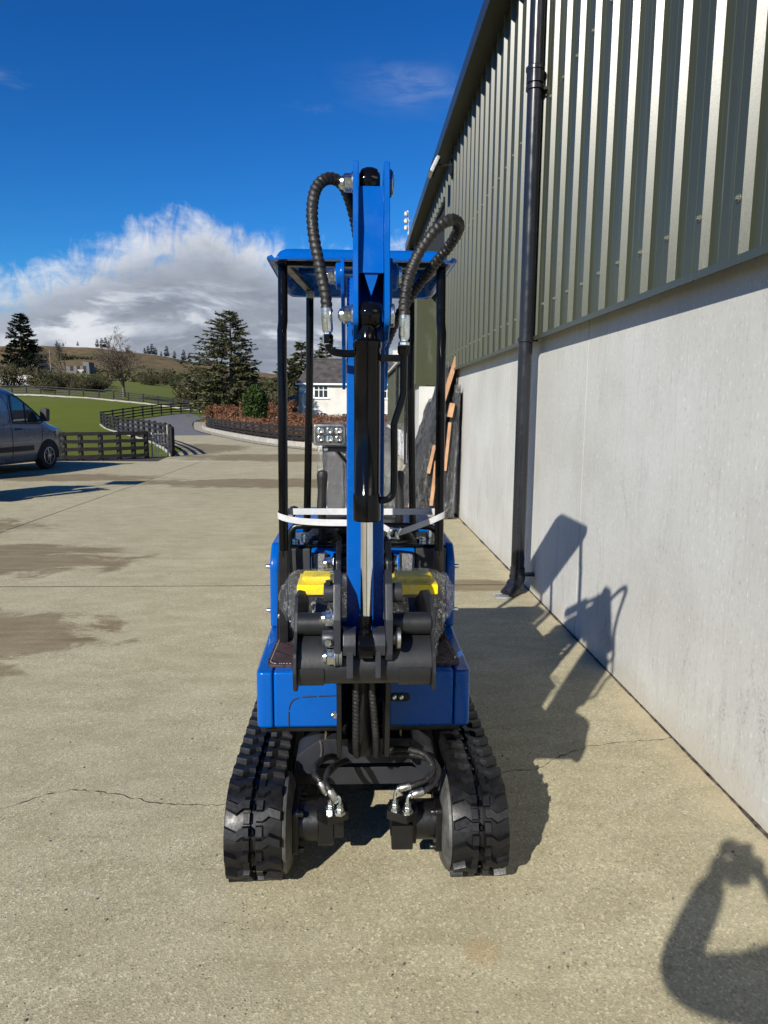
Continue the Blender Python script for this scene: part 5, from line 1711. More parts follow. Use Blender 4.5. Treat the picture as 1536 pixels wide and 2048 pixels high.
# ================================================================== house
def house():
    Y = 75.0
    x0, x1, eave, ridge = -5.65, 6.2, 4.05, 6.85
    base = -0.4
    t = thing('farmhouse', 'two storey cream rendered house with dark slate roof behind the beech hedge', 'house', (0, Y, 0))
    obj('wall', MB().box(x0, x1, Y, Y + 7, base, eave), 'render_white', t)
    rf = obj('roof', MB().add([(x0 - .3, Y - .35, eave + .05), (x1 + .3, Y - .35, eave + .05), (x1 + .3, Y + 7.35, eave + .05), (x0 - .3, Y + 7.35, eave + .05), (x0 + 1.25, Y + 3.5, ridge), (x1 - 1.25, Y + 3.5, ridge)],
                              [(0, 1, 5, 4), (2, 3, 4, 5), (1, 2, 5), (3, 0, 4), (3, 2, 1, 0)]), 'slate', t, smooth=0)
    obj('ridge_tiles', MB().bar((x0 + 1.2, Y + 3.5, ridge + .03), (x1 - 1.2, Y + 3.5, ridge + .03), 0.22, 0.12), 'slate', rf)
    obj('chimney', MB().box(4.4, 5.1, Y + 3.1, Y + 3.9, ridge - 0.5, ridge + 1.0), 'render_white', rf)
    obj('fascia', MB().box(x0 - .32, x1 + .32, Y - .40, Y - .352, eave - .10, eave + .08), 'white_paint', t)
    obj('gutter_pipe', MB().cyl((x0 + 0.42, Y - 0.06, base), (x0 + 0.42, Y - 0.06, eave - .1), 0.05, n=8), 'white_paint', t)
    for i in range(9):
        obj('quoin', MB().box(x0 - 0.01, x0 + (0.34 if i % 2 else 0.46), Y - 0.02, Y + 0.3, base + 0.1 + i * 0.47, base + 0.1 + i * 0.47 + 0.45), 'quoin', t, smooth=0)
    for (a, b, z0, z1, nb) in ((-4.1, -2.53, 2.6, 3.95, 3), (-3.9, -2.7, 0.1, 1.12, 3), (-1.2, 0.1, 0.1, 1.08, 3), (0.6, 1.6, 2.6, 3.9, 2), (3.2, 4.4, 2.6, 3.85, 3), (3.2, 4.4, 0.1, 1.08, 3)):
        w = obj('window', MB().box(a, b, Y - 0.03, Y - 0.004, z0, z1), 'white_paint', t, smooth=0)
        pw = (b - a - 0.14) / nb
        for i in range(nb):
            for (q0, q1) in ((z0 + 0.08, z0 + (z1 - z0) * 0.60), (z0 + (z1 - z0) * 0.66, z1 - 0.08)):
                xa = a + 0.07 + i * pw + 0.045
                obj('pane', MB().box(xa, xa + pw - 0.09, Y - 0.036, Y - 0.032, q0, q1), 'window_glass', w, smooth=0)
        obj('sill', MB().box(a - 0.1, b + 0.1, Y - 0.12, Y - 0.031, z0 - 0.1, z0 - 0.002), 'white_paint', w)
    dsh = obj('satellite_dish', MB().lathe([(0.03, 0.08), (0.20, 0.04), (0.33, -0.04), (0.34, -0.06), (0.20, 0.01), (0.02, 0.05)], (-5.25, Y - 0.35, 3.40), (-0.3, 1, -0.25), 20), 'galvanised', t)
    obj('dish_arm', MB().bar((-5.25, Y - 0.3, 3.4), (-5.25, Y, 3.2), 0.04, 0.04), 'galvanised', dsh)
    # low annexe on the left
    ax0, ax1 = -8.1, -5.67
    an = obj('annexe_wall', MB().box(ax0, ax1, Y - 1.2, Y + 3, base, 1.62), 'white_paint', t)
    obj('annexe_roof', MB().add([(ax0 - .15, Y - 1.4, 1.68), (ax1, Y - 1.4, 1.68), (ax1, Y + 3, 1.68), (ax0 - .15, Y + 3, 1.68), (ax1, Y + 0.5, 3.25), (ax1, Y + 2, 3.25)],
                                [(0, 1, 4), (0, 4, 5, 3), (3, 5, 2), (1, 2, 5, 4), (3, 2, 1, 0)]), 'slate', t, smooth=0)
    obj('fascia', MB().box(ax0 - .2, ax1 - 0.01, Y - 1.45, Y - 1.401, 1.58, 1.74), 'white_paint', an)
    for i in range(4):
        a = ax0 + 0.15 + i * 0.57
        for q0, q1 in ((0.2, 0.95), (1.05, 1.40)):
            obj('pane', MB().box(a, a + 0.36, Y - 1.206, Y - 1.203, q0, q1), 'window_glass', an, smooth=0)


house()


# ================================================================== vegetation
def card(mb, p, d, w, nrm):
    """thin leaf or spray: a kite of two triangles along d"""
    s = d.cross(nrm)
    if s.length < 1e-5:
        s = d.orthogonal()
    s = s.normalized() * (w / 2)
    mb.add([p, p + d * 0.45 + s, p + d, p + d * 0.45 - s], [(0, 1, 2, 3)])


def rvec(rn):
    while True:
        v = Vector((rn.uniform(-1, 1), rn.uniform(-1, 1), rn.uniform(-1, 1)))
        if 0.1 < v.length < 1:
            return v.normalized()


def conifer(name, label, base, h, rad, seed, mat='spruce_needles', whorls=30, per=7, bare=0.14, shape=1.0, dens=1.0, lean=0.0, cat='tree', group=None, spray=0.32, droop=0.45, asym=0.25):
    rn = random.Random(seed)
    base = Vector(base)
    t = thing(name, label, cat, base, 0, group)
    tr = MB()
    tp = [base + Vector((lean * h * q * q, 0, h * q)) for q in [i / 10 for i in range(11)]]
    tr.tube(tp, lambda i, q: max(0.02, h * 0.022 * (1 - q) ** 0.8 + 0.015), 8)
    lf = MB()
    bm_ = MB()
    for w in range(whorls):
        q = bare + (1 - bare) * (w + rn.uniform(-.3, .3)) / whorls
        q = min(0.985, max(bare, q))
        c = base + Vector((lean * h * q * q, 0, h * q))
        prof = (1 - q) ** (0.8 * shape) * (1 - 0.45 * max(0, (bare + 0.22 - q) / 0.22))
        for b in range(per):
            a = rn.random() * 6.283
            L = rad * prof * rn.uniform(0.62, 1.18) * (1 + asym * math.sin(a * 1.0 + seed))
            if L < 0.12:
                L = 0.12
            up = rn.uniform(0.05, 0.30) + 0.55 * max(0, q - 0.6)
            out = Vector((math.cos(a), math.sin(a), up)).normalized()
            pts = []
            m = 6
            for i in range(m + 1):
                s = i / m
                pts.append(c + out * (L * s) + Vector((0, 0, -droop * L * s * s * (1 - s * 0.6))))
            bm_.tube(pts, lambda i, s: max(0.006, 0.02 * (1 - s) * h / 9), 4, cap=False)
            nsp = int((7 + 13 * L / rad) * dens)
            for k in range(nsp):
                s = rn.uniform(0.12, 1.0) ** 0.75
                i = min(m - 1, int(s * m))
                p = pts[i].lerp(pts[i + 1], s * m - i)
                tang = (pts[i + 1] - pts[i]).normalized()
                side = tang.cross(Vector((0, 0, 1))).normalized() * rn.choice((-1, 1))
                d = (tang * rn.uniform(0.4, 1.0) + side * rn.uniform(0.1, 0.9) + Vector((0, 0, rn.uniform(-0.45, 0.15)))).normalized()
                ln = spray * rn.uniform(0.5, 1.25) * (0.55 + 0.6 * (1 - q))
                nrm = (Vector((0, 0, 1)) + rvec(rn) * 0.7).normalized()
                card(lf, p, d * ln, ln * rn.uniform(0.22, 0.42), nrm)
                card(lf, p, (d + rvec(rn) * 0.5) * ln * 0.8, ln * 0.25, rvec(rn))
    obj('trunk', tr, 'bark', t)
    obj('branches', bm_, 'bark', t)
    obj('crown', lf, mat, t, smooth=0, recalc=False)
    return t


def bare_tree(name, label, base, h, spread, seed, mat='twig', depth=6, trunks=1, group=None, cat='tree', leafy=0):
    rn = random.Random(seed)
    base = Vector(base)
    t = thing(name, label, cat, base, 0, group)
    limb, twig, lf = MB(), MB(), MB()
    def grow(p, d, L, r, lev):
        n = 4
        pts = [p]
        dd = d.copy()
        for i in range(n):
            dd = (dd + rvec(rn) * 0.16 + Vector((0, 0, 0.03))).normalized()
            pts.append(pts[-1] + dd * (L / n))
        (limb if lev < 3 else twig).tube(pts, lambda i, s: max(0.006, r * (1 - 0.42 * s)), 6 if lev < 2 else 3, cap=False)
        if lev >= depth:
            for _ in range(leafy):
                card(lf, pts[rn.randint(1, n)], rvec(rn) * 0.14, 0.08, rvec(rn))
            return
        k = rn.choice((2, 3, 3)) if lev else rn.choice((3, 4))
        for j in range(k):
            s = rn.uniform(0.45, 1.0) if j else 1.0
            i = min(n - 1, int(s * n))
            q = pts[i].lerp(pts[i + 1], s * n - i)
            nd = (dd + rvec(rn) * spread + Vector((0, 0, 0.10))).normalized()
            grow(q, nd, L * rn.uniform(0.62, 0.86), r * 0.60, lev + 1)
    for k in range(trunks):
        d = (Vector((0, 0, 1)) + rvec(rn) * (0.12 if trunks == 1 else 0.3)).normalized()
        d.z = abs(d.z)
        grow(base + Vector((rn.uniform(-.15, .15) * (trunks > 1), 0, -0.1)), d, h * 0.30, h * 0.026, 0)
    obj('trunk', limb, 'bark_pale' if mat == 'twig' else 'bark', t)
    obj('crown', twig, mat, t, smooth=0, recalc=False)
    if leafy:
        obj('buds', lf, 'twig', t, smooth=0, recalc=False)
    return t


def T(x, y):
    return (x, y, terrain(x, y) - 0.05)


def at(px, y):
    """x of a column seen a given way along the yard"""
    return math.tan(math.atan((px - 768) / 1440.0) + 0.045) * y


conifer('spruce_tree', 'tall broad spruce with open layered branches beyond the beech hedge', T(at(458, 66), 66), 10.2, 5.4, 5, whorls=38, per=10, bare=0.14, dens=2.6, spray=0.50, droop=0.30, shape=0.80)
conifer('spruce_tree', 'dark layered fir standing on the left above the parked van', T(at(38, 130), 130), 11.9, 4.2, 9, 'spruce_dark', whorls=30, per=9, bare=0.04, dens=2.2, spray=0.85, droop=0.2, shape=0.75)
bare_tree('bare_tree', 'bare pale stemmed tree with rust brown twigs behind the distant fence', T(at(240, 84), 84), 7.4, 0.78, 17, 'twig', 7, 2, leafy=1)
bare_tree('bare_tree', 'grey bare tree beside the far roofless building', T(at(128, 118), 118), 7.8, 0.70, 23, 'twig_grey', 7, 1)
bare_tree('birch_tree', 'thin white stemmed birch left of the tall spruce', T(at(418, 70), 70), 3.4, 0.6, 31, 'twig', 4, 1)
# trees behind the house
for i, (px, y, h, r, lab) in enumerate(((600, 98, 7.2, 3.2, 'mid green spruce showing above the left end of the house roof'), (650, 105, 8.3, 3.0, 'pointed spruce behind the middle of the house roof'),
                                        (575, 92, 5.6, 3.0, 'rounded olive conifer left of the house'))):
    conifer('spruce_tree', lab, T(at(px, y), y), h + (2.0 if i < 2 else 1.2), r, 40 + i, 'spruce_needles', whorls=26, per=8, bare=0.04, dens=2.0, spray=0.75, shape=0.7)


def leaf_mass(fn, n, size, seed, mb=None):
    rn = random.Random(seed)
    mb = mb or MB()
    for i in range(n):
        p, nrm = fn(rn)
        d = (rvec(rn) + nrm * 0.4).normalized() * size * rn.uniform(0.6, 1.4)
        card(mb, p, d, size * rn.uniform(0.55, 0.8), (nrm + rvec(rn) * 0.6).normalized())
    return mb


def yew():
    base = Vector((at(505, 46), 46, terrain(at(505, 46), 46)))
    t = thing('clipped_conifer', 'dark green upright clipped conifer standing in the beech hedge', 'conifer', base)
    H, W = 2.85, 0.74
    def fn(rn):
        z = rn.random()
        a = rn.random() * 6.283
        lump = 1 + 0.13 * noise.noise(Vector((math.cos(a) * 2.2, math.sin(a) * 2.2, z * 4)))
        rr = W * lump * (min(1, (z / 0.12) ** 0.5) if z < 0.12 else 1.0) * (1 if z < 0.72 else max(0.12, 1 - ((z - 0.72) / 0.30) ** 2))
        rr *= rn.uniform(0.72, 1.03)
        return base + Vector((math.cos(a) * rr, math.sin(a) * rr, 0.1 + z * H)), Vector((math.cos(a) * 0.5, math.sin(a) * 0.5, 0.9))
    obj('foliage', leaf_mass(fn, 9000, 0.15, 4), 'yew_leaves', t, smooth=0, recalc=False)
    obj('core', MB().ball(base + Vector((0, 0, 1.45)), 0.5, 14, 10, (0.95, 0.95, 2.4)), 'bark', t)
    obj('trunk', MB().cyl(base, base + Vector((0, 0, 0.5)), 0.09, n=8), 'bark', t)


yew()


def hedge(label, pts, w, h, n, seed, hvar=0.18, size=0.13):
    P = dense(pts, 0.5)
    b0 = Vector((P[0][0], P[0][1], max(terrain(*P[0]), 0)))
    t = thing('beech_hedge', label, 'hedge', b0)
    def fn(rn):
        u = rn.random() * (len(P) - 1)
        i = min(len(P) - 2, int(u))
        a, b = Vector((*P[i], 0)), Vector((*P[i + 1], 0))
        c = a.lerp(b, u - i)
        d = (b - a).normalized()
        s = Vector((d.y, -d.x, 0))
        ang = rn.uniform(-0.15, 3.3)
        hh = h * (1 + hvar * noise.noise(Vector((c.x * 0.8, c.y * 0.8, seed))) + 0.5 * hvar * noise.noise(Vector((c.x * 3, c.y * 3, seed))))
        q = rn.uniform(0.72, 1.06)
        off = math.copysign(abs(math.cos(ang)) ** 0.6, math.cos(ang)) * w / 2 * q
        z = 0.08 + hh * max(0, math.sin(ang)) ** 0.6 * q if rn.random() < 0.7 else rn.uniform(0.1, hh * 0.95)
        nrm = s * math.cos(ang) + Vector((0, 0, math.sin(ang)))
        return Vector((c.x, c.y, max(terrain(c.x, c.y), 0))) + s * off + Vector((0, 0, z)), nrm
    obj('foliage', leaf_mass(fn, n, size, seed), 'beech_leaves', t, smooth=0, recalc=False)
    st = MB()
    rn = random.Random(seed)
    for i in range(0, len(P) - 1):
        for _ in range(3):
            x, y = P[i][0] + rn.uniform(-w / 3, w / 3), P[i][1] + rn.uniform(-w / 3, w / 3)
            z = max(terrain(x, y), 0)
            st.tube([(x, y, z), (x + rn.uniform(-.2, .2), y + rn.uniform(-.2, .2), z + h * 0.85)], 0.015, 3, cap=False)
    obj('stems', st, 'twig', t, smooth=0, kind='stuff')
    return t


hedge('low russet beech hedge right behind the close boarded fence', [(x + 1.7, y + 1.9) for x, y in KERB[1:9]], 1.3, 0.82, 26000, 3, size=0.10)
hedge('russet beech hedge in front of the house wall', [(-5.2, 47.0), (-2.5, 46.0), (0.5, 45.0), (3.0, 44.0)], 1.6, 1.05, 16000, 5, size=0.10)
hedge('rounded russet beech clump at the bend of the drive', [(-11.2, 56.5), (-10.2, 57.0), (-8.6, 56.0)], 2.4, 1.45, 12000, 7, 0.3, 0.13)
hedge('darker russet beech hedge behind the clipped conifer', [(-8.2, 53.0), (-6.0, 52.5), (-4.2, 52.0)], 1.5, 1.75, 11000, 9, 0.25, 0.12)


def scrub_mesh(seed, h, r, n, leafs):
    rn = random.Random(seed)
    mb = MB()
    for i in range(n):
        a = rn.random() * 6.283
        q = rn.random() ** 0.6
        p = Vector((math.cos(a) * r * q * 0.5, math.sin(a) * r * q * 0.5, 0))
        e = Vector((math.cos(a) * r * q, math.sin(a) * r * q, h * rn.uniform(0.55, 1.0) * (1 - 0.45 * q * q)))
        mid = p.lerp(e, 0.55) + rvec(rn) * 0.15
        mb.tube([p, mid, e], [0.035, 0.022, 0.010], 3, cap=False)
        for _ in range(leafs):
            f = rn.uniform(0.3, 1.0)
            c = (p.lerp(mid, f * 2) if f < 0.5 else mid.lerp(e, f * 2 - 1))
            card(mb, c, (rvec(rn) + Vector((0, 0, 0.3))) * 0.45, 0.10, rvec(rn))
    return mb


SCR = [scrub_mesh(60 + i, 3.0, 1.9, 110, 9) for i in range(3)]
rn = random.Random(77)
spots = []
for i in range(70):
    y = rn.uniform(80, 122)
    spots.append((rn.uniform(360, 600), y, rn.uniform(0.6, 1.25)))
for i in range(26):
    spots.append((rn.uniform(85, 200), rn.uniform(84, 118), rn.uniform(0.5, 0.9)))
for i in range(16):
    spots.append((rn.uniform(-60, 100), rn.uniform(95, 125), rn.uniform(0.7, 1.3)))
for i in range(22):
    spots.append((rn.uniform(280, 420), rn.uniform(118, 160), rn.uniform(0.6, 1.0)))
thick = {0: MB(), 2: MB()}
for i, (px, y, s) in enumerate(spots):
    x = at(px, y)
    k = 0 if rn.random() < 0.5 else (1 if rn.random() < 0.7 else 2)
    q = Matrix.Translation(T(x, y)) @ Matrix.Rotation(rn.random() * 6, 4, 'Z') @ Matrix.Diagonal((s, s, s * rn.uniform(0.8, 1.25), 1))
    thick[0 if k < 2 else 2].add([q @ Vector(v) for v in SCR[k].v], SCR[k].f)
for k, nm, mt, lab in ((0, 'scrub_thicket', 'scrub_leaves', 'brown twiggy scrub between the lawn and the hill'), (2, 'evergreen_thicket', 'bush_green', 'dark green bushes dotted through the brown scrub')):
    o = obj(nm, thick[k], mt, None, smooth=0, recalc=False)
    o['kind'] = 'stuff'
    o['label'] = lab
    o['category'] = 'scrub'
# hedgerows across the fields: low dark bands read as one mass
rn = random.Random(5)
mb = MB()
for (pa, ya, pb, yb, n, hh) in ((200, 150, 560, 118, 1500, 1.6), (180, 205, 420, 190, 1300, 2.2), (110, 260, 230, 300, 900, 1.6), (420, 140, 560, 200, 1800, 2.6)):
    for i in range(n):
        f = rn.random()
        y = ya + (yb - ya) * f
        x = at(pa + (pb - pa) * f, y) + rn.uniform(-1, 1)
        z = terrain(x, y)
        s = rn.uniform(0.5, 1.1)
        card(mb, Vector((x, y + rn.uniform(-1.5, 1.5), z + rn.random() * hh * (0.6 + 0.4 * math.sin(x)))), rvec(rn) * s, s * 0.6, rvec(rn))
o = obj('field_hedgerows', mb, 'scrub_leaves', None, smooth=0, recalc=False)
o['kind'] = 'stuff'
o['label'] = 'dark hedgerows crossing the far fields'
o['category'] = 'hedgerow'

# small trees on the skyline
ridge_proto = None
rn = random.Random(12)
for i, (px, h) in enumerate(((109, 3.2), (122, 2.2), (151, 3), (190, 5), (199, 6), (207, 7), (213, 5.5), (285, 4), (292, 5.5), (300, 7), (307, 5), (318, 3), (329, 7), (345, 5), (363, 7), (374, 5.5))):
    y = 440
    x = at(px, y)
    if ridge_proto is None:
        ridge_proto = conifer('skyline_pine', 'small dark pine on the hill skyline', (0, 0, 0), 8.0, 2.0, 70, 'spruce_dark', whorls=12, per=6, bare=0.12, dens=0.8, spray=1.1, shape=0.9, group='pines along the hill skyline')
        o = ridge_proto
    else:
        o = copy_tree(ridge_proto)
    s = h / 8.0
    o.location = T(x, y)
    o.scale = (s, s, s)
    o.rotation_euler = (0, 0, rn.random() * 6)


# ================================================================== far buildings
def far_buildings():
    y = 170
    x = at(47, y)
    z = terrain(x, y)
    t = thing('bungalow', 'far white gabled bungalow among bare trees on the left', 'house', (x, y, z))
    obj('wall', MB().prism([(x - 2.3, z - .5), (x + 2.3, z - .5), (x + 2.3, z + 2.2), (x, z + 4.0), (x - 2.3, z + 2.2)], 'y', y, y + 8), 'white_paint', t, smooth=0)
    for s in (-1, 1):
        obj('roof', MB().add([(x, y - .3, z + 4.2), (x + s * 2.8, y - .3, z + 2.0), (x + s * 2.8, y + 8, z + 2.0), (x, y + 8, z + 4.2), (x, y - .3, z + 4.02), (x + s * 2.7, y - .3, z + 1.85), (x + s * 2.7, y + 8, z + 1.85), (x, y + 8, z + 4.02)],
                             [(0, 1, 2, 3), (7, 6, 5, 4), (0, 4, 5, 1), (2, 6, 7, 3), (1, 5, 6, 2)]), 'slate', t, smooth=0)
    obj('window', MB().box(x - 0.7, x + 0.7, y - 0.06, y - 0.01, z + 0.8, z + 1.9), 'window_glass', t)
    y = 190
    x = at(148, y)
    z = terrain(x, y)
    t = thing('stone_barn', 'far roofless grey stone building below the hill', 'building', (x, y, z))
    obj('wall', MB().box(x - 3.0, x + 3.0, y, y + 5, z - .5, z + 1.8), 'far_wall', t)
    obj('gable', MB().prism([(x + 1.3, z + 1.7), (x + 2.9, z + 1.7), (x + 2.9, z + 2.9), (x + 1.3, z + 2.9)], 'y', y + 0.1, y + 4), 'far_wall', t)
    for dx in (-1.9, -0.2, 1.4):
        obj('opening', MB().box(x + dx, x + dx + 0.8, y - 0.06, y - 0.01, z + 0.6, z + 1.9), 'dark_interior', t)
    y = 185
    x = at(163, y)
    z = terrain(x, y)
    t = thing('parked_trailer', 'tiny white vehicle parked by the roofless building', 'vehicle', (x, y, z))
    obj('body', MB().box(x - 0.8, x + 0.8, y - 3, y - 1.2, z + 0.3, z + 1.1), 'kerb_stone', t, bevel=0.15)
    for dx in (-0.7, 0.7):
        obj('wheel', MB().cyl((x + dx, y - 3.05, z + 0.4), (x + dx, y - 2.8, z + 0.4), 0.4, n=12), 'tyre', t)
    y = 112
    x = at(94, y)
    z = terrain(x, y)
    t = thing('utility_pole', 'pale wooden pole among the bushes left of the grey bare tree', 'pole', (x, y, z))
    obj('pole', MB().cyl((x, y, z - .3), (x, y, z + 5.2), 0.13, 0.09, n=8), 'bark_pale', t)
    obj('cross_arm', MB().bar((x - 0.5, y, z + 4.9), (x + 0.5, y, z + 4.9), 0.08, 0.08), 'bark', t)
    y = 104
    x = at(12, y)
    z = terrain(x, y)
    t = thing('field_wall', 'low white wall behind the van roof on the far left', 'wall', (x, y, z))
    obj('coping', MB().bar((x - 4, y, z + 1.55), (x + 3.5, y, z + 1.55), 0.4, 0.12), 'kerb_stone', t)
    obj('wall', MB().box(x - 4, x + 3.5, y - 0.15, y + 0.15, z - .3, z + 1.49), 'white_paint', t)


far_buildings()

# ================================================================== parked van
def van():
    root = thing('parked_van', 'silver grey panel van parked on the left edge of the yard, nose away', 'van', (-9.07, 15.10, 0))
    # local: y forward from the rear axle middle, x to the right; built at the origin, then turned
    prof = [(-1.05, 1.90), (-0.9, 1.95), (0.0, 1.985), (1.2, 1.975), (1.75, 1.93), (2.02, 1.86), (2.35, 1.66), (2.72, 1.40), (3.02, 1.20), (3.12, 1.135), (3.45, 1.03), (3.68, 0.92), (3.80, 0.78), (3.86, 0.60), (3.84, 0.35)]
    rear = -1.08
    YS = [-1.08, -1.0, -0.8, -0.4, 0.0, 0.4, 0.8, 1.2, 1.5, 1.75, 1.9, 2.02, 2.2, 2.35, 2.55, 2.72, 2.9, 3.02, 3.12, 3.3, 3.45, 3.58, 3.68, 3.75, 3.80, 3.84]

    def top(y):
        return lerp_table(prof, y)

    def half(y):
        w = 0.985
        if y > 3.2:
            w -= 0.24 * ((y - 3.2) / 0.66) ** 2
        if y < -0.9:
            w -= 0.05 * (-0.9 - y) / 0.18
        return w

    def side_x(y, z):
        """half width at height z"""
        h = half(y)
        tp = top(y)
        if z < 0.45:
            return h - 0.045 * (0.45 - z) / 0.2
        if z < 0.98:
            return h + 0.012 * math.sin((z - 0.45) / 0.53 * math.pi)
        belt = h - 0.02 * min(1, (z - 0.98) / 0.1)
        lean = max(0.0, z - 1.05)
        x = belt - 0.125 * lean - 0.03 * lean * lean
        d = tp - z
        if d < 0.14:
            x -= 0.10 * (1 - max(0, d) / 0.14) ** 2
        return x

    mb = MB()
    rows = 18
    vs = []
    for y in YS:
        tp = top(y)
        z0 = 0.27 if y < 3.75 else 0.30
        zz = [z0 + (tp - z0) * (1 - (1 - k / (rows - 5)) ** 1.25) for k in range(rows - 4)]
        half_pts = [(side_x(y, z), z) for z in zz]
        ex, ez = half_pts[-1]
        for q in (0.8, 0.5, 0.25):
            half_pts.append((ex * q, ez + 0.035 * (1 - q * q) * (1 if tp > 1.5 else 0.6)))
        loop = [(x, y, z) for x, z in half_pts] + [(0, y, ez + 0.037)] + [(-x, y, z) for x, z in reversed(half_pts)]
        vs += loop
    m = len(vs) // len(YS)
    fs = []
    for i in range(len(YS) - 1):
        for k in range(m - 1):
            fs.append((i * m + k, i * m + k + 1, (i + 1) * m + k + 1, (i + 1) * m + k))
        fs.append((i * m + m - 1, i * m, (i + 1) * m, (i + 1) * m + m - 1))
    fs.append(tuple(range(m)))
    fs.append(tuple(range((len(YS) - 1) * m + m - 1, (len(YS) - 1) * m - 1, -1)))
    mb.add(vs, fs)
    A = R(-11.0)
    rot = Matrix.Rotation(A, 4, 'Z')
    def W(mbx):
        mbx.v = [tuple(rot @ Vector(v) + Vector(root.location)) for v in mbx.v]
        return mbx
    body = obj('body', W(mb), 'van_paint', root, smooth=34)

    def patch(poly, off, nseg=8, side=1):
        """curved panel lying on the body side, polygon in (y, z)"""
        ys = [p[0] for p in poly]
        y0, y1 = min(ys), max(ys)
        def span(y):
            zs = []
            n = len(poly)
            for i in range(n):
                (ya, za), (yb, zb) = poly[i], poly[(i + 1) % n]
                if (ya <= y <= yb or yb <= y <= ya) and abs(ya - yb) > 1e-6:
                    zs.append(za + (zb - za) * (y - ya) / (yb - ya))
            return (min(zs), max(zs)) if zs else (0, 0)
        pm = MB()
        v, f = [], []
        N = 14
        for i in range(N + 1):
            y = y0 + 0.004 + (y1 - y0 - 0.008) * i / N
            a, b = span(y)
            for j in range(nseg + 1):
                z = a + (b - a) * j / nseg
                v.append((side * (side_x(y, z) + off), y, z))
        for i in range(N):
            for j in range(nseg):
                f.append((i * (nseg + 1) + j, i * (nseg + 1) + j + 1, (i + 1) * (nseg + 1) + j + 1, (i + 1) * (nseg + 1) + j))
        return W(pm.add(v, f))

    def line(pts, r, mat, nm, par, side=1, off=0.002):
        P = spline([(side * 0.0, y, z) for y, z in pts], 0.03)
        P = [Vector((side * (side_x(p.y, p.z) + off), p.y, p.z)) for p in P]
        return obj(nm, W(MB().tube(P, r, 6)), mat, par)

    for s in (1, -1):
        dr = obj('door_glass', patch([(1.72, 1.18), (1.78, 1.72), (1.98, 1.755), (2.62, 1.34), (2.66, 1.16)], 0.006, side=s), 'van_glass', root, smooth=50)
        line([(1.70, 1.16), (1.76, 1.74), (1.99, 1.775), (2.70, 1.32), (2.70, 1.14), (1.70, 1.16)], 0.016, 'van_plastic', 'window_seal', dr, s, 0.004)
        line([(2.16, 1.16), (2.22, 1.62)], 0.02, 'van_plastic', 'window_divider', dr, s, 0.008)
        line([(1.60, 0.36), (1.62, 1.05), (1.66, 1.60), (1.72, 1.82)], 0.007, 'dark_interior', 'door_seam', body, s, 0.0)
        line([(2.62, 0.50), (2.70, 0.80), (2.76, 1.10)], 0.007, 'dark_interior', 'door_seam', body, s, 0.0)
        line([(0.45, 0.36), (0.45, 1.78)], 0.006, 'dark_interior', 'door_seam', body, s, 0.0)
        obj('side_panel', patch([(0.55, 1.17), (0.55, 1.74), (1.45, 1.74), (1.52, 1.17)], 0.004, side=s), 'van_paint', body, smooth=50)
        obj('side_panel', patch([(-0.85, 1.17), (-0.85, 1.74), (0.35, 1.74), (0.35, 1.17)], 0.004, side=s), 'van_paint', body, smooth=50)
        line([(0.52, 1.15), (0.52, 1.76), (1.48, 1.76), (1.55, 1.15), (0.52, 1.15)], 0.010, 'van_plastic', 'panel_recess', body, s, -0.004)
        line([(-0.95, 1.06), (1.0, 1.06), (2.4, 1.00), (3.2, 0.93)], 0.009, 'van_paint', 'crease', body, s, 0.004)
        obj('side_moulding', patch([(0.35, 0.50), (0.42, 0.62), (2.36, 0.62), (2.36, 0.50)], 0.012, 3, s), 'van_plastic', body, smooth=50)
        hd = MB().tube([(s * (side_x(1.74, 1.02) + 0.012), 1.74, 1.02), (s * (side_x(1.85, 1.02) + 0.03), 1.80, 1.02), (s * (side_x(1.9, 1.02) + 0.03), 1.90, 1.02), (s * (side_x(1.95, 1.02) + 0.012), 1.95, 1.02)], 0.016, 8)
        obj('door_handle', W(hd), 'van_plastic', body)
        obj('head_lamp', patch([(3.22, 0.80), (3.20, 0.93), (3.44, 0.98), (3.66, 0.86), (3.64, 0.74)], 0.006, 4, s), 'lens_clear', root, smooth=50)
        mr = MB()
        mx = side_x(2.62, 1.2)
        mr.prism(rpoly([(mx + 0.07, 1.20), (mx + 0.25, 1.18), (mx + 0.27, 1.48), (mx + 0.09, 1.52)], 0.05, 5), 'y', 2.60, 2.74)
        mr.bar((mx - 0.02, 2.66, 1.20), (mx + 0.12, 2.66, 1.23), 0.1, 0.05)
        if s < 0:
            mr.v = [(-x, y, z) for x, y, z in mr.v]
        obj('door_mirror', W(mr), 'van_plastic', root, bevel=0.025, segs=3)
        for yc in (0.0, 2.93):
            x_o = side_x(yc, 0.45)
            ar = MB()
            nn = 22
            vv, ff = [], []
            for i in range(nn + 1):
                a = math.pi * (-0.07 + 1.14 * i / nn)
                for r_, dx in ((0.300, 0.004), (0.415, 0.004), (0.432, -0.03)):
                    vv.append((s * (x_o + dx + 0.008), yc + r_ * math.cos(a), max(0.265, 0.335 + r_ * math.sin(a))))
            for i in range(nn):
                for k in range(2):
                    ff.append((i * 3 + k, i * 3 + k + 1, i * 3 + 4 + k, i * 3 + 3 + k))
            obj('wheel_arch', W(ar.add(vv, ff)), 'dark_interior', body)
            ty = MB().lathe([(0.21, 0.03), (0.26, 0.0), (0.315, 0.012), (0.333, 0.04), (0.333, 0.19), (0.315, 0.215), (0.2, 0.22)], (s * (x_o - 0.205), yc, 0.335), (s, 0, 0), 36)
            wl = obj('wheel', W(ty), 'tyre', root)
            rim = MB().lathe([(0.215, 0.0), (0.215, 0.012), (0.195, 0.016), (0.19, -0.02), (0.05, -0.02)], (s * (x_o + 0.006), yc, 0.335), (s, 0, 0), 36)
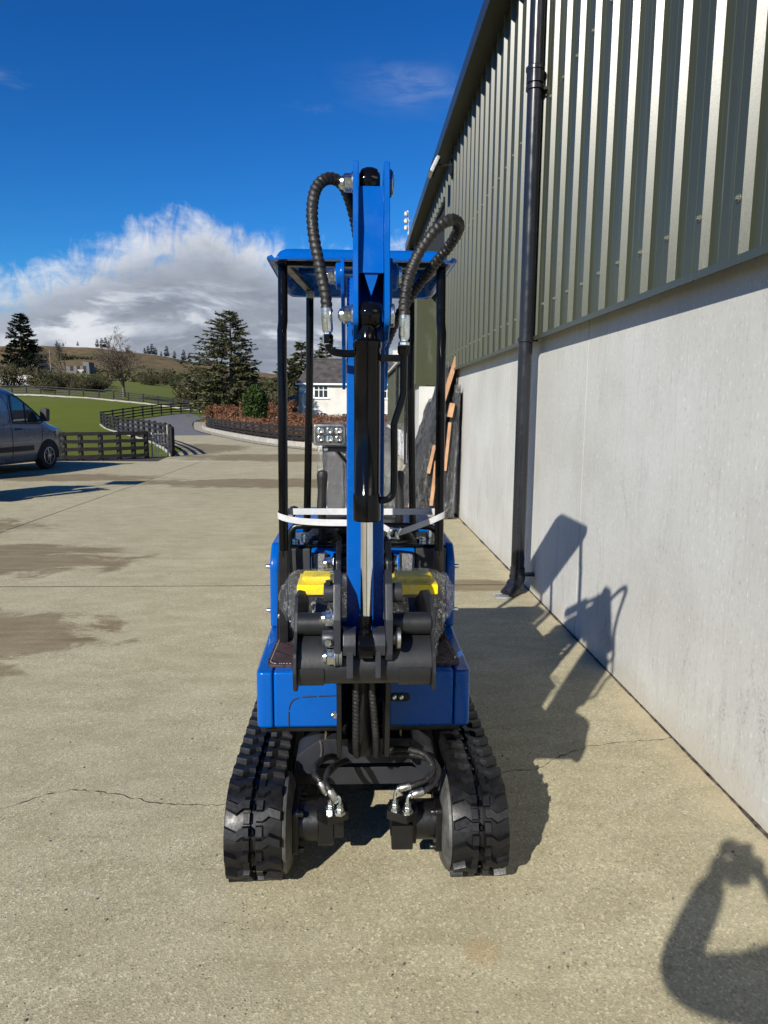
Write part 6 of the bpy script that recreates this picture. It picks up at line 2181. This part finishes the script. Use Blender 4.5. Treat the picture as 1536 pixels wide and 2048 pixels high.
            for k in range(8):
                a = k * math.pi / 4 + 0.2
                p = Vector((s * (x_o + 0.005), yc, 0.335))
                e = Vector((0, math.cos(a), math.sin(a)))
                rim.bar(p + e * 0.04, p + e * 0.20, 0.05, 0.02, up=(1, 0, 0))
            rim.lathe([(0.06, 0), (0.055, 0.018), (0.02, 0.024)], (s * (x_o), yc, 0.335), (s, 0, 0), 20)
            obj('rim', W(rim), 'alloy', wl)
    # windscreen, bumper, rear lights
    ws = MB()
    v, f = [], []
    for i in range(9):
        y = 2.10 + (3.0 - 2.10) * i / 8
        for j in range(9):
            q = -1 + 2 * j / 8
            x = q * (side_x(y, top(y)) * 0.93)
            v.append((x, y + 0.01, top(y) + 0.042 * (1 - q * q * 0.6) + 0.004))
    for i in range(8):
        for j in range(8):
            f.append((i * 9 + j, i * 9 + j + 1, i * 9 + 10 + j, i * 9 + 9 + j))
    obj('windscreen', W(ws.add(v, f)), 'van_glass', root, smooth=50)
    obj('sill', W(MB().box(-0.93, 0.93, 0.45, 2.45, 0.22, 0.30)), 'van_plastic', body)
    obj('bumper', W(MB().box(-0.72, 0.72, 3.72, 3.88, 0.30, 0.58)), 'van_plastic', root, bevel=0.05, segs=3)
    obj('rear_bumper', W(MB().box(-0.95, 0.95, -1.16, -1.02, 0.35, 0.62)), 'van_plastic', root, bevel=0.04, segs=3)
    for s in (-1, 1):
        obj('tail_lamp', W(MB().box(s * 0.86 - 0.08, s * 0.86 + 0.08, -1.11, -1.06, 0.85, 1.55)), 'lens_clear', root, bevel=0.02)


van()


# ================================================================== wrapped parts leaning on the shed wall
def bundle(name, label, y0, y1, b0, b1, h, seed, timbers, lean_top=1.44, panels=2):
    t = thing(name, label, 'bundle', (b0, (y0 + y1) / 2, 0))
    rn = random.Random(seed)
    for i in range(panels):
        f = i / max(1, panels - 1) if panels > 1 else 0.5
        xb = b0 + (b1 - b0) * (0.25 + 0.6 * f)
        hh = h * (0.98 - 0.12 * i)
        obj('packed_panel', MB().bar((xb, (y0 + y1) / 2, 0.02), (lean_top - 0.05 - 0.02 * i, (y0 + y1) / 2, hh), (y1 - y0) * 0.86, 0.05, up=(1, 0, 0.1)), 'black_plastic', t, bevel=0.01)
    for (xb, zb, xt, zt, yy_, w) in timbers:
        obj('batten', MB().bar((xb, yy_, zb), (xt, yy_, zt), w, w * 0.8, up=(1, 0, 0.1)), 'timber', t, bevel=0.004)
    def shell(u, v):
        # goes round from the wall side under the near end to the yard side
        z = 0.03 + v * h
        k_ = v ** 0.9
        xl = b0 + (lean_top - 0.10 - b0) * k_
        xr = b1 + (lean_top - b1) * k_ * 0.6
        if u < 0.25:
            f = u / 0.25
            return (xr, y0 + 0.05 * (1 - f), z) if f < 0.3 else (xr + (xl - xr) * (f - 0.3) / 0.7, y0, z)
        f = (u - 0.25) / 0.75
        return (xl, y0 + (y1 - y0) * f, z * (1 - 0.25 * max(0, f - 0.5)))
    crumple('film_wrap', shell, 90, 100, 'dark_wrap', t, 0.020, 4.0, seed, 60, 0.15)
    return t


bundle('wrapped_bundle', 'tall dark bundle in creased plastic film leaning on the concrete wall', 10.2, 11.6, 0.82, 1.28, 2.2, 3,
       [(1.27, 1.55, 1.489, 2.29, 10.16, 0.075), (1.105, 0.62, 1.185, 1.03, 10.14, 0.055), (1.150, 0.15, 1.215, 0.80, 10.12, 0.06), (0.80, 0.03, 0.90, 0.36, 10.15, 0.05)], 1.47)
bundle('wrapped_bundle', 'narrow film wrapped bundle with pale battens closest to the camera beside the wall', 9.72, 10.08, 1.27, 1.44, 1.86, 5,
       [(1.335, 1.44, 1.37, 1.63, 9.68, 0.085), (1.285, 0.70, 1.342, 1.37, 9.69, 0.05)], 1.52, 1)
bundle('wrapped_bundle', 'wide grey film wrapped bundle leaning furthest along the wall', 11.65, 12.5, 0.72, 1.25, 1.70, 8, [], 1.40, 2)


# ================================================================== the photographer (only the shadow falls into the picture)
def skin_mesh(name, joints, edges, mat, parent, level=2, root=0):
    me = bpy.data.meshes.new(name)
    org = parent.location if parent.parent is None else parent.parent.location
    me.from_pydata([tuple(Vector(j[0]) - Vector(org)) for j in joints], edges, [])
    o = bpy.data.objects.new(name, me)
    col.objects.link(o)
    o.parent = parent
    sk = o.modifiers.new('skin', 'SKIN')
    sk.use_smooth_shade = True
    for i, j in enumerate(joints):
        r = j[1]
        sv = me.skin_vertices[0].data[i]
        sv.radius = r if isinstance(r, tuple) else (r, r)
        sv.use_root = (i == root)
    ss = o.modifiers.new('subdivision', 'SUBSURF')
    ss.levels = ss.render_levels = level
    me.materials.append(MAT[mat])
    return o


def photographer():
    t = thing('person', 'person in dark jacket and jeans holding up a phone behind the camera', 'person', (-0.03, -0.42, 0))
    S = Vector((-0.02, -0.36, 0))
    J = {
        'pelvis': ((S.x, -0.40, 0.95), (0.155, 0.11)), 'waist': ((S.x, -0.40, 1.10), (0.145, 0.105)), 'chest': ((S.x, -0.385, 1.28), (0.165, 0.115)),
        'neck0': ((S.x, -0.37, 1.42), (0.075, 0.07)), 'neck': ((S.x, -0.355, 1.50), 0.056),
        'shL': ((S.x - 0.175, -0.37, 1.385), 0.062), 'elL': ((-0.275, -0.16, 1.275), 0.046), 'wrL': ((-0.115, -0.045, 1.475), 0.031), 'haL': ((-0.092, -0.030, 1.535), (0.040, 0.018)),
        'shR': ((S.x + 0.175, -0.37, 1.385), 0.062), 'elR': ((0.235, -0.20, 1.235), 0.046), 'wrR': ((0.075, -0.05, 1.425), 0.031), 'haR': ((0.045, -0.036, 1.475), (0.040, 0.018)),
        'hipL': ((S.x - 0.095, -0.40, 0.88), 0.088), 'knL': ((S.x - 0.11, -0.385, 0.48), 0.058), 'anL': ((S.x - 0.12, -0.42, 0.09), 0.040), 'toL': ((S.x - 0.14, -0.26, 0.035), 0.034),
        'hipR': ((S.x + 0.095, -0.40, 0.88), 0.088), 'knR': ((S.x + 0.11, -0.385, 0.48), 0.058), 'anR': ((S.x + 0.12, -0.42, 0.09), 0.040), 'toR': ((S.x + 0.14, -0.26, 0.035), 0.034),
    }
    E_ = [('pelvis', 'waist'), ('waist', 'chest'), ('chest', 'neck0'), ('neck0', 'neck'), ('neck0', 'shL'), ('shL', 'elL'), ('elL', 'wrL'), ('wrL', 'haL'), ('neck0', 'shR'), ('shR', 'elR'), ('elR', 'wrR'), ('wrR', 'haR'),
          ('pelvis', 'hipL'), ('hipL', 'knL'), ('knL', 'anL'), ('anL', 'toL'), ('pelvis', 'hipR'), ('hipR', 'knR'), ('knR', 'anR'), ('anR', 'toR')]
    def sub(names, grow, mat, nm, edges, parent, keep=None):
        idx = {n: i for i, n in enumerate(names)}
        js = []
        for n in names:
            p, r = J[n]
            r = tuple(a + grow for a in r) if isinstance(r, tuple) else r + grow
            js.append((p, r))
        es = [(idx[a], idx[b]) for a, b in edges if a in idx and b in idx]
        return skin_mesh(nm, js, es, mat, parent)
    body = sub(list(J), 0.0, 'skin', 'body', E_, t)
    sub(['pelvis', 'waist', 'chest', 'neck0', 'shL', 'elL', 'wrL', 'shR', 'elR', 'wrR'], 0.016, 'jacket', 'jacket', E_, t)
    sub(['pelvis', 'hipL', 'knL', 'anL', 'hipR', 'knR', 'anR'], 0.013, 'denim', 'trousers', E_, t)
    for s, a, b in ((-1, 'anL', 'toL'), (1, 'anR', 'toR')):
        pa, pb = Vector(J[a][0]), Vector(J[b][0])
        mb = MB().ball((pa + pb) / 2 + Vector((0, 0.01, -0.02)), 0.05, 14, 10, (0.95, 2.7, 1.0))
        mb.v = [(x, y, max(0.004, z)) for x, y, z in mb.v]
        obj('shoe', mb, 'shoe', t)
    # head with face
    H = Vector((S.x + 0.01, -0.335, 1.625))
    hd = MB().ball(H, 0.1, 24, 18, (0.78, 0.95, 1.18))
    vs = []
    for x, y, z in hd.v:
        dx, dy, dz = x - H.x, y - H.y, z - H.z
        if dz < -0.03:
            k_ = 1 - 0.32 * (-dz - 0.03) / 0.09
            dx *= k_
            dy = dy * (1 - 0.12 * (-dz - 0.03) / 0.09) + 0.008
        if dy > 0.05 and abs(dx) < 0.016 and -0.045 < dz < 0.012:
            dy += 0.016
        if dy > 0.04 and 0.012 < abs(dx) < 0.05 and -0.002 < dz < 0.03:
            dy -= 0.006
        vs.append((H.x + dx, H.y + dy, H.z + dz))
    hd.v = vs
    head = obj('head', hd, 'skin', body, smooth=80)
    for s in (-1, 1):
        obj('eye', MB().ball(H + Vector((s * 0.031, 0.080, 0.010)), 0.012, 12, 8), 'white_paint', head)
        obj('ear', MB().ball(H + Vector((s * 0.080, -0.005, -0.005)), 0.03, 12, 8, (0.35, 0.7, 1.1)), 'skin', head)
    obj('nose', MB().ball(H + Vector((0, 0.094, -0.020)), 0.014, 10, 8, (0.8, 0.9, 1.6)), 'skin', head)
    obj('mouth', MB().ball(H + Vector((0, 0.083, -0.058)), 0.02, 12, 6, (1.1, 0.45, 0.3)), 'skin', head)
    hb = MB().ball(H + Vector((0, -0.012, 0.018)), 0.106, 24, 16, (0.80, 0.95, 1.14))
    hb.v = [(x, y - (0.03 if (y - H.y > 0.02 and z - H.z < 0.06) else 0), z if (z > H.z - 0.03 or y < H.y - 0.02) else H.z - 0.03) for x, y, z in hb.v]
    obj('hair', hb, 'hair', head, smooth=80)
    # fingers closing on the phone
    for s, base, wr in ((-1, Vector(J['haL'][0]), Vector(J['wrL'][0])), (1, Vector(J['haR'][0]), Vector(J['wrR'][0]))):
        d = (base - wr).normalized()
        for k, ln in enumerate((0.062, 0.070, 0.066, 0.052)):
            p = base + d * 0.012 + Vector((0, 0.006, 0.026 - 0.018 * k)) + Vector((s * 0.012, 0, 0))
            q = p + Vector((-s * ln * 0.45, 0.006, 0.018))
            e = q + Vector((-s * ln * 0.45, -0.008, 0.006))
            obj('finger', MB().tube(spline([base, p, q, e], 0.012), lambda i, q_: 0.0095 - 0.003 * q_, 8), 'skin', body)
        th = MB().tube(spline([base - d * 0.02, base + Vector((-s * 0.022, -0.022, 0.0)), base + Vector((-s * 0.042, -0.020, 0.018))], 0.01), lambda i, q_: 0.011 - 0.003 * q_, 8)
        obj('thumb', th, 'skin', body)
    ph = thing('phone', 'black phone held upright in both hands behind the camera', 'phone', (-0.022, -0.024, 1.43))
    obj('phone_body', MB().prism(rpoly([(-0.062, 1.43), (0.016, 1.43), (0.016, 1.585), (-0.062, 1.585)], 0.012, 5), 'y', -0.030, -0.021), 'black_gloss', ph, bevel=0.002)
    obj('phone_screen', MB().box(-0.059, 0.013, -0.0315, -0.0305, 1.434, 1.581), 'dark_interior', ph)


photographer()

bpy.context.view_layer.update()
